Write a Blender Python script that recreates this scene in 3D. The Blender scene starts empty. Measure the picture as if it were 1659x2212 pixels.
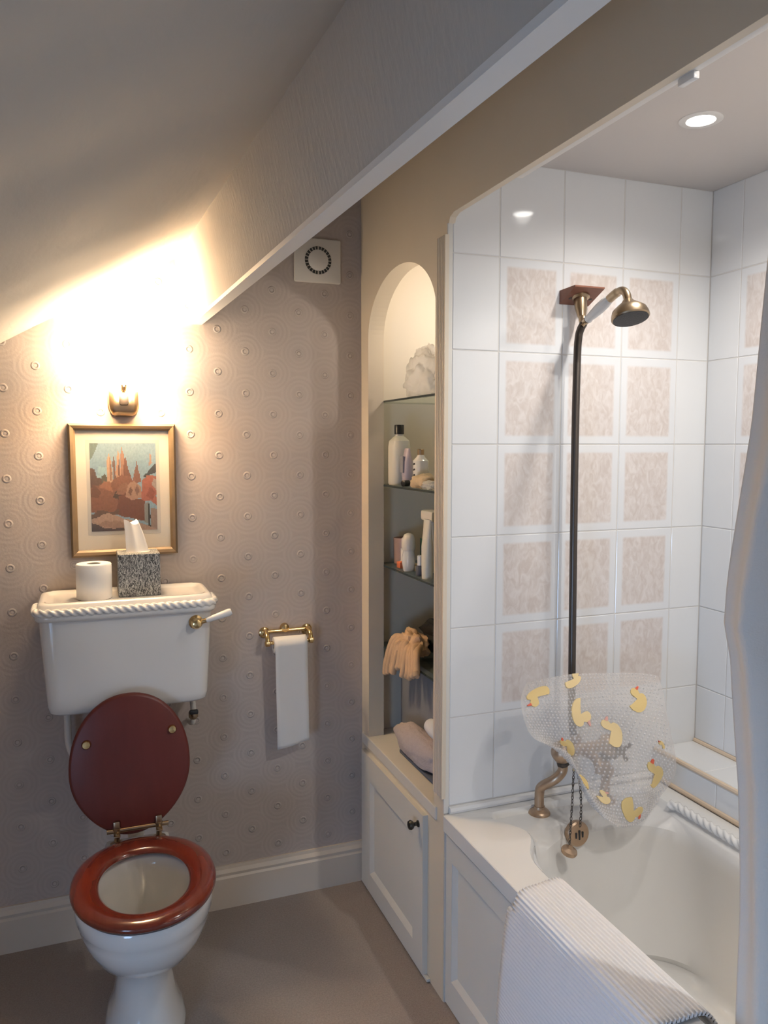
import bpy, bmesh, math, random
from mathutils import Vector, Matrix, noise
random.seed(7)
sc = bpy.context.scene
COL = sc.collection
PI = math.pi

# ------------------------------------------------------------------ camera
cd = bpy.data.cameras.new('camera'); cam = bpy.data.objects.new('camera', cd); COL.objects.link(cam)
cam.location = (0, 0, 1.576)
cam.rotation_euler = (math.radians(90) - math.atan(146 / 1700.0), 0, math.radians(-20.8))
cd.sensor_fit = 'HORIZONTAL'; cd.sensor_width = 36.0; cd.lens = 36.0 * 1700.0 / 1659.0
cd.clip_start = 0.02
sc.camera = cam
# ------------------------------------------------------------------ world, daylight, exposure
w = bpy.data.worlds.new('sky'); sc.world = w; w.use_nodes = True
w.node_tree.nodes['Background'].inputs[0].default_value = (0.55, 0.72, 1.0, 1)
w.node_tree.nodes['Background'].inputs[1].default_value = 1.0
sc.view_settings.view_transform = 'Standard'; sc.view_settings.look = 'None'
sc.view_settings.gamma = 1.0; sc.view_settings.use_curve_mapping = False
sc.view_settings.exposure = 0.0

def lamp(name, kind, loc, energy, color, rot=(0, 0, 0), **kw):
    l = bpy.data.lights.new(name, kind); l.energy = energy; l.color = color
    for k, v in kw.items(): setattr(l, k, v)
    o = bpy.data.objects.new(name, l); COL.objects.link(o); o.location = loc; o.rotation_euler = rot
    return o
# daylight coming in through the low window in the left knee wall
lamp('daylight', 'AREA', (-1.16, 0.0, 0.62), 26.0, (0.40, 0.63, 1.0), (0, math.radians(-66), 0), spread=math.radians(155),
     shape='RECTANGLE', size=0.66, size_y=0.96)

# ------------------------------------------------------------------ materials
def newmat(name):
    m = bpy.data.materials.new(name); m.use_nodes = True
    return m, m.node_tree.nodes, m.node_tree.links, m.node_tree.nodes['Principled BSDF']
def N(nodes, t, **kw):
    n = nodes.new(t)
    for k, v in kw.items(): setattr(n, k, v)
    return n
def mat(name, col, rough=0.5, metal=0.0, var=0.0, vscale=20.0, bump=0.0, bscale=200.0, coat=0.0, stretch=None, trans=0.0, spec=0.5, detail=4):
    m, nd, lk, b = newmat(name)
    b.inputs['Base Color'].default_value = (*col, 1); b.inputs['Roughness'].default_value = rough
    b.inputs['Metallic'].default_value = metal; b.inputs['Coat Weight'].default_value = coat
    b.inputs['Transmission Weight'].default_value = trans
    b.inputs['Specular IOR Level'].default_value = spec
    if var or bump:
        tc = N(nd, 'ShaderNodeTexCoord'); mp = N(nd, 'ShaderNodeMapping')
        lk.new(tc.outputs['Object'], mp.inputs['Vector'])
        if stretch: mp.inputs['Scale'].default_value = stretch
    if var:
        nz = N(nd, 'ShaderNodeTexNoise'); nz.inputs['Scale'].default_value = vscale; nz.inputs['Detail'].default_value = detail
        lk.new(mp.outputs[0], nz.inputs['Vector'])
        mx = N(nd, 'ShaderNodeMix', data_type='RGBA')
        mx.inputs[6].default_value = (*[c * (1 - var) for c in col], 1)
        mx.inputs[7].default_value = (*[min(1, c * (1 + var)) for c in col], 1)
        lk.new(nz.outputs['Fac'], mx.inputs[0]); lk.new(mx.outputs[2], b.inputs['Base Color'])
    if bump:
        n2 = N(nd, 'ShaderNodeTexNoise'); n2.inputs['Scale'].default_value = bscale; n2.inputs['Detail'].default_value = detail
        lk.new(mp.outputs[0], n2.inputs['Vector'])
        bp = N(nd, 'ShaderNodeBump'); bp.inputs['Strength'].default_value = bump; bp.inputs['Distance'].default_value = 0.01
        lk.new(n2.outputs['Fac'], bp.inputs['Height']); lk.new(bp.outputs[0], b.inputs['Normal'])
    return m

M = {}
M['cream'] = mat('cream_paint', (0.69, 0.66, 0.605), 0.5, var=0.03, vscale=6)
M['magnolia'] = mat('magnolia_paint', (0.70, 0.605, 0.475), 0.5, var=0.03, vscale=6)
M['cream_in'] = mat('niche_paint', (0.68, 0.62, 0.53), 0.6)
M['white_paint'] = mat('white_gloss_paint', (0.78, 0.75, 0.71), 0.4)
M['skirting'] = mat('skirting_paint', (0.66, 0.575, 0.48), 0.42)
M['alc_ceil'] = mat('alcove_ceiling_paint', (0.66, 0.61, 0.57), 0.8)
M['ceil'] = mat('textured_ceiling_paint', (0.55, 0.505, 0.45), 0.85, bump=0.30, bscale=16, stretch=(1, 0.35, 1), detail=6)
M['beam'] = mat('textured_beam_paper', (0.50, 0.455, 0.40), 0.85, bump=0.16, bscale=60, stretch=(1.6, 1.6, 0.5), detail=6)
M['carpet'] = mat('carpet_pile', (0.36, 0.31, 0.28), 0.95, var=0.28, vscale=190, bump=0.5, bscale=420, spec=0.1)
M['grout'] = mat('grout', (0.62, 0.595, 0.56), 0.85)
M['sealant'] = mat('tan_sealant', (0.66, 0.52, 0.38), 0.6)
M['wsealant'] = mat('white_sealant', (0.78, 0.76, 0.73), 0.4)
M['tile'] = mat('white_glazed_tile', (0.74, 0.74, 0.735), 0.08, bump=0.012, bscale=9, coat=0.4)
M['china'] = mat('white_vitreous_china', (0.73, 0.71, 0.68), 0.1, coat=0.5)
M['pan'] = mat('white_glazed_pan', (0.73, 0.725, 0.71), 0.1, coat=0.5)
M['tub'] = mat('white_bath_acrylic', (0.74, 0.73, 0.71), 0.16, coat=0.3)
M['mahog'] = mat('mahogany_varnish', (0.155, 0.026, 0.014), 0.16, var=0.35, vscale=9, stretch=(6, 1, 1), coat=0.6)
M['mahog2'] = mat('mahogany_lid_varnish', (0.125, 0.020, 0.014), 0.42, var=0.12, vscale=9, stretch=(6, 1, 1))
M['wood'] = mat('red_brown_wood', (0.22, 0.085, 0.05), 0.45, var=0.2, vscale=30, stretch=(1, 6, 1))
M['brass'] = mat('aged_brass', (0.43, 0.325, 0.215), 0.30, 1.0)
M['brass_b'] = mat('polished_brass', (0.72, 0.52, 0.25), 0.18, 1.0)
M['brass_d'] = mat('dull_pinkish_brass', (0.50, 0.36, 0.25), 0.38, 0.85)
M['bronze'] = mat('dark_bronze', (0.10, 0.085, 0.075), 0.35, 0.8)
M['dark'] = mat('dark_rubber', (0.03, 0.03, 0.032), 0.5)
M['rose'] = mat('grey_spray_face', (0.07, 0.07, 0.07), 0.55, 0.3, bump=0.5, bscale=300)
M['ceramic'] = mat('white_ceramic', (0.76, 0.75, 0.73), 0.15)
M['plastic'] = mat('white_plastic', (0.70, 0.67, 0.62), 0.4)
M['paper'] = mat('tissue_paper', (0.76, 0.74, 0.715), 0.9, spec=0.1)
M['cotton'] = mat('white_cotton', (0.74, 0.74, 0.76), 0.95, var=0.04, vscale=200, spec=0.1)
M['curtain'] = mat('curtain_fabric', (0.70, 0.64, 0.575), 0.85, bump=0.15, bscale=300, spec=0.15)
M['gilt'] = mat('gilt_wood', (0.20, 0.14, 0.08), 0.45, 0.25, var=0.15, vscale=30)
M['mount'] = mat('cream_mount_card', (0.66, 0.61, 0.53), 0.9)
M['mount2'] = mat('grey_mount_line', (0.50, 0.48, 0.45), 0.9)
M['cardboard'] = mat('grey_cardboard', (0.50, 0.46, 0.40), 0.9)
M['vent_dark'] = mat('vent_shadow', (0.05, 0.05, 0.045), 0.8)
M['black_cap'] = mat('black_plastic', (0.012, 0.012, 0.014), 0.3)
M['bottle'] = mat('cream_plastic', (0.70, 0.68, 0.60), 0.35)
M['lilac'] = mat('lilac_plastic', (0.50, 0.44, 0.50), 0.35)
M['pinkglass'] = mat('pinkish_plastic', (0.42, 0.29, 0.26), 0.35)
M['orange'] = mat('orange_card', (0.85, 0.23, 0.10), 0.5)
M['green'] = mat('green_print', (0.02, 0.09, 0.05), 0.5)
M['grey_label'] = mat('grey_label', (0.30, 0.30, 0.33), 0.5)
M['glove'] = mat('tan_fabric', (0.62, 0.42, 0.26), 0.9, var=0.15, vscale=30)
M['black_cloth'] = mat('black_cloth', (0.018, 0.018, 0.016), 0.9)
M['greypanel'] = mat('slate_grey_board', (0.26, 0.26, 0.27), 0.8)
M['flannel'] = mat('pinkish_towelling', (0.52, 0.45, 0.44), 0.95, var=0.1, vscale=80, bump=0.5, bscale=200)
M['slateblue'] = mat('slate_blue', (0.10, 0.11, 0.14), 0.9)
M['bagwhite'] = mat('thin_white_bag', (0.80, 0.77, 0.74), 0.4, spec=0.4)
M['soap'] = mat('tan_soap', (0.55, 0.43, 0.28), 0.5)
M['knob'] = mat('pewter_knob', (0.09, 0.085, 0.075), 0.3, 0.9)
M['upvc'] = mat('window_paint', (0.78, 0.78, 0.78), 0.4)
M['duck'] = mat('yellow_print', (0.70, 0.52, 0.22), 0.5)
M['duck2'] = mat('pale_yellow_print', (0.76, 0.58, 0.30), 0.5)
M['beak'] = mat('red_print', (0.70, 0.12, 0.06), 0.5)
M['beak2'] = mat('pale_pink_print', (0.68, 0.36, 0.30), 0.5)

def glassmat(name, col, alpha_face, rough, diff):
    m, nd, lk, b = newmat(name)
    b.inputs['Base Color'].default_value = (*diff, 1); b.inputs['Roughness'].default_value = rough
    tr = N(nd, 'ShaderNodeBsdfTransparent'); tr.inputs[0].default_value = (*col, 1)
    mx = N(nd, 'ShaderNodeMixShader'); mx.inputs[0].default_value = alpha_face
    lk.new(tr.outputs[0], mx.inputs[1]); lk.new(b.outputs[0], mx.inputs[2])
    lk.new(mx.outputs[0], nd['Material Output'].inputs[0])
    return m
def thinmat(name, col, t):
    m, nd, lk, b = newmat(name); b.inputs['Base Color'].default_value = (*col, 1); b.inputs['Roughness'].default_value = .4
    tl = N(nd, 'ShaderNodeBsdfTranslucent'); tl.inputs[0].default_value = (*col, 1)
    mx = N(nd, 'ShaderNodeMixShader'); mx.inputs[0].default_value = t
    lk.new(b.outputs[0], mx.inputs[1]); lk.new(tl.outputs[0], mx.inputs[2]); lk.new(mx.outputs[0], nd['Material Output'].inputs[0]); return m
M['bagwhite'] = thinmat('thin_white_bag_film', (0.86, 0.84, 0.81), .55)
M['glass'] = glassmat('green_shelf_glass', (0.90, 0.94, 0.91), 0.34, 0.05, (0.22, 0.25, 0.22))
M['glass_edge'] = mat('dark_glass_edge', (0.03, 0.045, 0.04), 0.15)
M['pane'] = glassmat('window_glass', (1, 1, 1), 0.08, 0.02, (0.5, 0.5, 0.5))
M['picglass'] = glassmat('picture_glass', (1, 1, 1), 0.05, 0.05, (0.3, 0.3, 0.3))
M['pvc'] = glassmat('clear_pvc', (0.95, 0.94, 0.93), 0.40, 0.22, (0.66, 0.62, 0.585))
M['pvc_b'] = glassmat('clear_pvc_bubble', (0.95, 0.94, 0.93), 0.50, 0.12, (0.70, 0.675, 0.65))

def emis(name, col, s):
    m, nd, lk, b = newmat(name)
    b.inputs['Base Color'].default_value = (*col, 1)
    b.inputs['Emission Color'].default_value = (*col, 1); b.inputs['Emission Strength'].default_value = s
    return m
M['bulb'] = emis('lit_downlight', (1.0, 0.97, 0.92), 14)
M['shade'] = emis('lit_shade', (1.0, 0.82, 0.58), 18)

# embossed wallpaper: lattice of little rings with faint concentric ripples
def wallpaper():
    m, nd, lk, b = newmat('embossed_wallpaper')
    b.inputs['Roughness'].default_value = 0.62; b.inputs['Specular IOR Level'].default_value = 0.35
    tc = N(nd, 'ShaderNodeTexCoord'); sp = N(nd, 'ShaderNodeSeparateXYZ'); lk.new(tc.outputs['Object'], sp.inputs[0])
    def mth(op, a, b2=None, c=None):
        n = N(nd, 'ShaderNodeMath', operation=op)
        for i, v in enumerate((a, b2, c)):
            if v is None: continue
            if isinstance(v, (int, float)): n.inputs[i].default_value = v
            else: lk.new(v, n.inputs[i])
        return n.outputs[0]
    DX, DZ = 0.0902, 0.1352
    def lat(ox, oz):
        x = mth('WRAP', mth('SUBTRACT', sp.outputs[0], ox), DX, -DX)
        z = mth('WRAP', mth('SUBTRACT', sp.outputs[2], oz), DZ / 2, -DZ / 2)
        return mth('SQRT', mth('ADD', mth('MULTIPLY', x, x), mth('MULTIPLY', z, z)))
    d = mth('MINIMUM', lat(-0.129, 1.676), lat(-0.129 + DX, 1.676 + DZ / 2))
    dn = mth('MULTIPLY', d, 10.0)
    cr = N(nd, 'ShaderNodeValToRGB'); lk.new(dn, cr.inputs[0])
    st = [(0.0, .40), (.035, .36), (.055, .30), (.080, 1.0), (.105, .95), (.135, .25), (.24, .25), (.31, .285), (.38, .25), (.45, .29), (.52, .25), (.60, .295), (.68, .255), (.80, .28)]
    cr.color_ramp.interpolation = 'EASE'
    e = cr.color_ramp.elements
    e[0].position, e[0].color = st[0][0], (st[0][1],) * 3 + (1,)
    e[1].position, e[1].color = st[-1][0], (st[-1][1],) * 3 + (1,)
    for p, v in st[1:-1]:
        q = e.new(p); q.color = (v, v, v, 1)
    bp = N(nd, 'ShaderNodeBump'); bp.inputs['Strength'].default_value = 0.8; bp.inputs['Distance'].default_value = 0.0042
    nz = N(nd, 'ShaderNodeTexNoise'); nz.inputs['Scale'].default_value = 160
    lk.new(tc.outputs['Object'], nz.inputs['Vector'])
    lk.new(mth('ADD', cr.outputs[0], mth('MULTIPLY', nz.outputs['Fac'], 0.10)), bp.inputs['Height'])
    lk.new(bp.outputs[0], b.inputs['Normal'])
    c2 = N(nd, 'ShaderNodeValToRGB'); lk.new(dn, c2.inputs[0]); c2.color_ramp.interpolation = 'EASE'
    st2 = [(0.0, .95), (.03, .9), (.055, .15), (.085, .2), (.105, .95), (.13, .35), (.22, .30), (.30, .55), (.36, .30), (.44, .55), (.50, .28), (.58, .6), (.66, .3), (.80, .5)]
    e2 = c2.color_ramp.elements
    e2[0].position, e2[0].color = st2[0][0], (st2[0][1],) * 3 + (1,); e2[1].position, e2[1].color = st2[-1][0], (st2[-1][1],) * 3 + (1,)
    for p, v in st2[1:-1]:
        q = e2.new(p); q.color = (v, v, v, 1)
    mx = N(nd, 'ShaderNodeMix', data_type='RGBA'); lk.new(c2.outputs[0], mx.inputs[0])
    mx.inputs[6].default_value = (0.435, 0.375, 0.34, 1); mx.inputs[7].default_value = (0.555, 0.49, 0.45, 1)
    lk.new(mx.outputs[2], b.inputs['Base Color'])
    return m
M['wallpaper'] = wallpaper()

# patterned tile: blush marbled block inside a white border
def pattern_tile(axis):
    m, nd, lk, b = newmat('blush_patterned_tile_' + axis)
    b.inputs['Roughness'].default_value = 0.12; b.inputs['Coat Weight'].default_value = 0.3
    tc = N(nd, 'ShaderNodeTexCoord'); sp = N(nd, 'ShaderNodeSeparateXYZ'); lk.new(tc.outputs['Object'], sp.inputs[0])
    oi = N(nd, 'ShaderNodeObjectInfo')
    def edge(sock, half):
        a = N(nd, 'ShaderNodeMath', operation='ABSOLUTE'); lk.new(sock, a.inputs[0])
        r = N(nd, 'ShaderNodeMapRange', clamp=True, interpolation_type='SMOOTHSTEP'); lk.new(a.outputs[0], r.inputs[0])
        r.inputs[1].default_value = half + .005; r.inputs[2].default_value = half - .005
        return r.outputs[0]
    mu = N(nd, 'ShaderNodeMath', operation='MULTIPLY')
    lk.new(edge(sp.outputs[0 if axis == 'x' else 1], .077), mu.inputs[0]); lk.new(edge(sp.outputs[2], .101), mu.inputs[1])
    ad = N(nd, 'ShaderNodeVectorMath', operation='ADD'); lk.new(tc.outputs['Object'], ad.inputs[0]); lk.new(oi.outputs['Location'], ad.inputs[1])
    nz = N(nd, 'ShaderNodeTexNoise'); nz.inputs['Scale'].default_value = 55; nz.inputs['Detail'].default_value = 6; nz.inputs['Distortion'].default_value = 1.2
    mp = N(nd, 'ShaderNodeMapping'); mp.inputs['Scale'].default_value = (1, 1, .6); lk.new(ad.outputs[0], mp.inputs[0]); lk.new(mp.outputs[0], nz.inputs['Vector'])
    cr = N(nd, 'ShaderNodeValToRGB'); lk.new(nz.outputs['Fac'], cr.inputs[0])
    cr.color_ramp.elements[0].position = .34; cr.color_ramp.elements[0].color = (0.62, 0.545, 0.50, 1)
    cr.color_ramp.elements[1].position = .66; cr.color_ramp.elements[1].color = (0.72, 0.665, 0.63, 1)
    mx = N(nd, 'ShaderNodeMix', data_type='RGBA'); lk.new(mu.outputs[0], mx.inputs[0])
    mx.inputs[6].default_value = (0.73, 0.735, 0.74, 1); lk.new(cr.outputs[0], mx.inputs[7]); lk.new(mx.outputs[2], b.inputs['Base Color'])
    return m
M['ptx'] = pattern_tile('x'); M['pty'] = pattern_tile('y')

def tissue_box_mat():
    m, nd, lk, b = newmat('black_white_squiggle_print'); b.inputs['Roughness'].default_value = 0.6
    tc = N(nd, 'ShaderNodeTexCoord'); wv = N(nd, 'ShaderNodeTexNoise')
    wv.inputs['Scale'].default_value = 160; wv.inputs['Detail'].default_value = 2; wv.inputs['Distortion'].default_value = 2.5
    mp = N(nd, 'ShaderNodeMapping'); mp.inputs['Rotation'].default_value = (0, math.radians(-28), 0); mp.inputs['Scale'].default_value = (1.7, 1, .45)
    lk.new(tc.outputs['Object'], mp.inputs[0]); lk.new(mp.outputs[0], wv.inputs['Vector'])
    cr = N(nd, 'ShaderNodeValToRGB'); lk.new(wv.outputs['Fac'], cr.inputs[0])
    cr.color_ramp.elements[0].position = .44; cr.color_ramp.elements[0].color = (0.03, 0.033, 0.036, 1)
    cr.color_ramp.elements[1].position = .60; cr.color_ramp.elements[1].color = (0.50, 0.50, 0.48, 1)
    lk.new(cr.outputs[0], b.inputs['Base Color']); return m
M['squiggle'] = tissue_box_mat()
def attrmat(name, rough):
    m, nd, lk, b = newmat(name); b.inputs['Roughness'].default_value = rough
    a = N(nd, 'ShaderNodeAttribute'); a.attribute_name = 'Col'; lk.new(a.outputs['Color'], b.inputs['Base Color']); return m
M['print'] = attrmat('printed_picture', 0.7)

# ------------------------------------------------------------------ mesh helpers
class B:
    def __init__(s): s.v = []; s.f = []
    def add(s, v, f):
        o = len(s.v); s.v += [tuple(p) for p in v]; s.f += [[i + o for i in q] for q in f]; return s
    def bm(s, bm):
        bm.verts.ensure_lookup_table(); bm.verts.index_update()
        s.add([v.co[:] for v in bm.verts], [[v.index for v in f.verts] for f in bm.faces]); bm.free(); return s
    def box(s, x0, x1, y0, y1, z0, z1, bev=0.0, seg=2):
        bm = bmesh.new(); bmesh.ops.create_cube(bm, size=1)
        for v in bm.verts: v.co = Vector(((x0 + x1) / 2 + v.co.x * (x1 - x0), (y0 + y1) / 2 + v.co.y * (y1 - y0), (z0 + z1) / 2 + v.co.z * (z1 - z0)))
        if bev: bmesh.ops.bevel(bm, geom=bm.edges[:], offset=bev, segments=seg, affect='EDGES', profile=0.5)
        return s.bm(bm)
    def loft(s, rings, close=True, cap0=False, cap1=False):
        n = len(rings[0]); v = [p for r in rings for p in r]; f = []
        for k in range(len(rings) - 1):
            for i in range(n if close else n - 1):
                j = (i + 1) % n
                f.append([k * n + i, k * n + j, (k + 1) * n + j, (k + 1) * n + i])
        if cap0: f.append(list(range(n))[::-1])
        if cap1: f.append([(len(rings) - 1) * n + i for i in range(n)])
        return s.add(v, f)
    def tube(s, path, r, seg=12, caps=True, lobes=0, twist=0.0, amp=0.0):
        P = [Vector(p) for p in path]; rings = []; n = len(P)
        T = [(P[min(i + 1, n - 1)] - P[max(i - 1, 0)]).normalized() for i in range(n)]
        up = Vector((0, 0, 1)) if abs(T[0].z) < .9 else Vector((1, 0, 0))
        a = T[0].cross(up).normalized(); L = 0
        for i in range(n):
            if i: L += (P[i] - P[i - 1]).length
            a = (a - T[i] * a.dot(T[i])).normalized(); b = T[i].cross(a)
            rr = r[i] if isinstance(r, (list, tuple)) else r
            ring = []
            for k in range(seg):
                t = 2 * PI * k / seg
                q = rr * (1 + amp * math.cos(lobes * t - twist * L)) if lobes else rr
                ring.append(P[i] + a * (q * math.cos(t)) + b * (q * math.sin(t)))
            rings.append(ring)
        return s.loft(rings, True, caps, caps)
    def lathe(s, c, axis, prof, seg=24, cap0=True, cap1=True):
        c = Vector(c); ax = Vector(axis).normalized()
        u = ax.cross(Vector((0, 0, 1)) if abs(ax.z) < .9 else Vector((1, 0, 0))).normalized(); v = ax.cross(u)
        rings = [[c + ax * h + u * (r * math.cos(2 * PI * k / seg)) + v * (r * math.sin(2 * PI * k / seg)) for k in range(seg)] for r, h in prof]
        return s.loft(rings, True, cap0, cap1)
    def mesh(s, name, off=(0, 0, 0), smooth=True, angle=40):
        me = bpy.data.meshes.new(name); o = Vector(off)
        me.from_pydata([Vector(p) - o for p in s.v], [], s.f); me.update()
        bm = bmesh.new(); bm.from_mesh(me); bmesh.ops.recalc_face_normals(bm, faces=bm.faces[:]); bm.to_mesh(me); bm.free()
        if smooth:
            for p in me.polygons: p.use_smooth = True
            try: me.set_sharp_from_angle(angle=math.radians(angle))
            except Exception: pass
        return me
    def build(s, name, m, parent=None, smooth=True, angle=40, label=None, origin=None):
        off = rootloc(parent) if parent else (origin or (0, 0, 0))
        me = s.mesh(name, off, smooth, angle); me.materials.append(m if not isinstance(m, str) else M[m])
        o = bpy.data.objects.new(name, me); COL.objects.link(o)
        if parent: o.parent = parent
        else: o.location = off
        if label: o['label'] = label
        return o
def rootloc(o):
    v = Vector((0, 0, 0))
    while o: v += o.location; o = o.parent
    return v
def tag(o, label, cat, group=None):
    o['label'] = label; o['category'] = cat
    if group: o['group'] = group
    return o
def thing(name, label, cat, loc=(0, 0, 0), group=None):
    o = bpy.data.objects.new(name, None); COL.objects.link(o); o.location = loc; o.empty_display_size = .05
    return tag(o, label, cat, group)
def struct(o, label=None):
    o['kind'] = 'structure'
    if label: o['label'] = label
    return o
def plate(loops, depth, to3d):
    """flat outline (first loop) with holes, given thickness; to3d(u, v, h) places it"""
    cu = bpy.data.curves.new('tmp', 'CURVE'); cu.dimensions = '2D'; cu.fill_mode = 'BOTH'; cu.extrude = depth / 2
    for lp in loops:
        sp = cu.splines.new('POLY'); sp.points.add(len(lp) - 1); sp.use_cyclic_u = True
        for p, q in zip(sp.points, lp): p.co = (q[0], q[1], 0, 1)
    o = bpy.data.objects.new('tmp', cu); COL.objects.link(o)
    dg = bpy.context.evaluated_depsgraph_get(); me = bpy.data.meshes.new_from_object(o.evaluated_get(dg))
    b = B(); b.add([to3d(v.co.x, v.co.y, v.co.z) for v in me.vertices], [list(p.vertices) for p in me.polygons])
    bpy.data.objects.remove(o); bpy.data.curves.remove(cu); bpy.data.meshes.remove(me)
    bm = bmesh.new(); vs = [bm.verts.new(p) for p in b.v]
    for f in b.f:
        try: bm.faces.new([vs[i] for i in f])
        except ValueError: pass
    bmesh.ops.remove_doubles(bm, verts=bm.verts[:], dist=1e-5)
    return B().bm(bm)
def arc(cx, cy, rx, ry, a0, a1, n): return [(cx + rx * math.cos(a0 + (a1 - a0) * i / n), cy + ry * math.sin(a0 + (a1 - a0) * i / n)) for i in range(n + 1)]
def smoothpath(pts, n=8):
    P = [Vector(p) for p in pts]; out = []
    for i in range(len(P) - 1):
        p0, p1, p2, p3 = P[max(i - 1, 0)], P[i], P[i + 1], P[min(i + 2, len(P) - 1)]
        for k in range(n):
            t = k / n
            out.append(.5 * ((2 * p1) + (p2 - p0) * t + (2 * p0 - 5 * p1 + 4 * p2 - p3) * t * t + (3 * p1 - p0 - 3 * p2 + p3) * t ** 3))
    return out + [P[-1]]
def sring(cx, cy, hx, hy, z, n=48, e=2.0):
    r = []
    for k in range(n):
        t = 2 * PI * k / n; c, s_ = math.cos(t), math.sin(t)
        r.append((cx + hx * math.copysign(abs(c) ** (2 / e), c), cy + hy * math.copysign(abs(s_) ** (2 / e), s_), z))
    return r
def lump(c, r, seed, amp=.3, freq=3.0, sub=4, flat=True):
    bm = bmesh.new(); bmesh.ops.create_icosphere(bm, subdivisions=sub, radius=1)
    for v in bm.verts:
        d = v.co.normalized()
        k = 1 + amp * noise.noise(d * freq + Vector((seed, seed * 2.3, 0))) + amp * .5 * abs(noise.noise(d * freq * 2.4 + Vector((0, seed, seed))))
        p = Vector((d.x * r[0] * k, d.y * r[1] * k, d.z * r[2] * k))
        if flat and p.z < -r[2] * .62: p.z = -r[2] * .62
        v.co = p + Vector(c)
    return B().bm(bm)

# room dimensions
D = 2.60; XP = 0.904; YE = 1.91; XS = 1.774; ZA = 2.325; XL = -1.15; YR = -1.0; ZT = 2.52
ZR = 0.555; YN = 0.12
# ================================================================== STRUCTURE
struct(B().box(XL - .1, XS + .1, YR - .1, D + .1, -.06, 0).build('floor', 'carpet', smooth=False), 'beige brown cut pile carpet')
struct(B().box(XL - .1, XP + .06, D, D + .08, 0, ZT).build('wall_back', 'wallpaper', smooth=False), 'blush beige wallpaper embossed with rings')
# left knee wall with its window opening y -.48-0.48, z .28-.96
b = B(); x0, x1 = XL - .08, XL
b.box(x0, x1, YR, -.48, 0, 1.62); b.box(x0, x1, 0.48, D, 0, 1.62); b.box(x0, x1, -.48, 0.48, 0, .28); b.box(x0, x1, -.48, 0.48, .96, 1.62)
struct(b.build('wall_left', 'wallpaper', smooth=False))
win = struct(thing('window_1', 'low white framed window', 'window', (XL - .05, .0, .28))); del win['category'], win['label']
b = B(); b.box(XL - .07, XL - .02, -.48, -.44, .28, .96); b.box(XL - .07, XL - .02, 0.44, 0.48, .28, .96); b.box(XL - .07, XL - .02, -.44, 0.44, .28, .32); b.box(XL - .07, XL - .02, -.44, 0.44, .92, .96)
b.build('window_frame', 'upvc', win, smooth=False)
B().box(XL - .075, XL - .069, -.44, 0.44, .32, .92).build('pane', 'pane', win, smooth=False)
B().box(XL - .02, XL + .06, -.50, .50, .255, .28, .004).build('window_sill', 'upvc', win)
struct(B().box(XL - .1, XS + .1, YR - .08, YR, 0, ZT + .6).build('wall_rear', 'wallpaper', smooth=False))
# baseboards
def skirt(name, f, a, c):
    prof = [(0, 0), (.019, 0), (.019, .105), (.014, .112), (.016, .122), (.009, .134), (.007, .145), (0, .145)]
    b = B(); b.loft([[f(t, d, z) for d, z in prof] for t in (a, c)], True, True, True)
    return struct(b.build(name, 'skirting', smooth=False))
skirt('baseboard_back', lambda t, d, z: (t, D - d, z), XL, XP - .002)
skirt('baseboard_left', lambda t, d, z: (XL + d, t, z), YR, D - .02)
skirt('baseboard_rear', lambda t, d, z: (t, YR + d, z), XL, XP)
# sloping ceiling, beam and flat ceiling
xf = lambda y: .283 + (D - y) * .036
xl = lambda y: .337 + (D - y) * .034
xr = lambda y: .360 + (D - y) * .036
rows = []
for i in range(61):
    y = D + .02 - (D - YR + .04) * i / 60; r = []
    for k in range(41):
        x = xf(y) + .004 - (xf(y) - XL + .08) * k / 40
        wob = (noise.noise(Vector((x * 1.6 + y * .8, y * 7 - x * 2, 7.7))) * .007 + noise.noise(Vector((x * 5 + 3, y * 2.6, 1.3))) * .010 + noise.noise(Vector((x * 9, y * 4, 4.3))) * .004) * min(1, k / 4)
        r.append((x, y, 2.156 + .56 * (x - xf(y)) + wob))
    rows.append(r)
b = B(); b.loft(rows, close=False)
top = [[(p[0], p[1], p[2] + .08) for p in r] for r in rows]; b.loft(top, close=False)
struct(b.build('ceiling', 'ceil', angle=80), 'sloping ceiling with rough textured paint')
rows = []
for i in range(81):
    y = D + .02 - (D - YR + .04) * i / 80; r = []
    for k in range(9):
        t = k / 8; x = xf(y) + (xl(y) - xf(y)) * t; z = 2.156 + (1.962 - 2.156) * t
        wob = noise.noise(Vector((t * 2, y * 7, 9.1))) * .003 * (1 if 0 < k < 8 else 0)
        if k == 0: x += noise.noise(Vector((0, y * 18, 2))) * .003
        r.append((x + wob, y, z))
    r += [(xr(y), y, 1.962), (xr(y), y, ZT + .05), (xf(y) + .02, y, ZT + .05), (xf(y) - .01, y, 2.156)]
    rows.append(r)
b = B(); b.loft(rows, True, True, True)
bo = struct(b.build('ceiling_beam', 'beam', angle=35), 'textured paper covered ceiling beam')
rows = []
for i in range(21):
    y = D - (D - YR) * i / 20
    rows.append([(xl(y) - .003, y, 1.968), (xl(y) - .003, y, 1.957), (xr(y) + .004, y, 1.957), (xr(y) + .004, y, 1.968)])
struct(B().loft(rows, True, True, True).build('trim_1', 'white_paint', smooth=False), 'white painted strip under the beam')
struct(B().box(xr(D) - .02, XP + .03, YR, D, ZT, ZT + .06).build('ceiling_flat', 'ceil', smooth=False))
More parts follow.
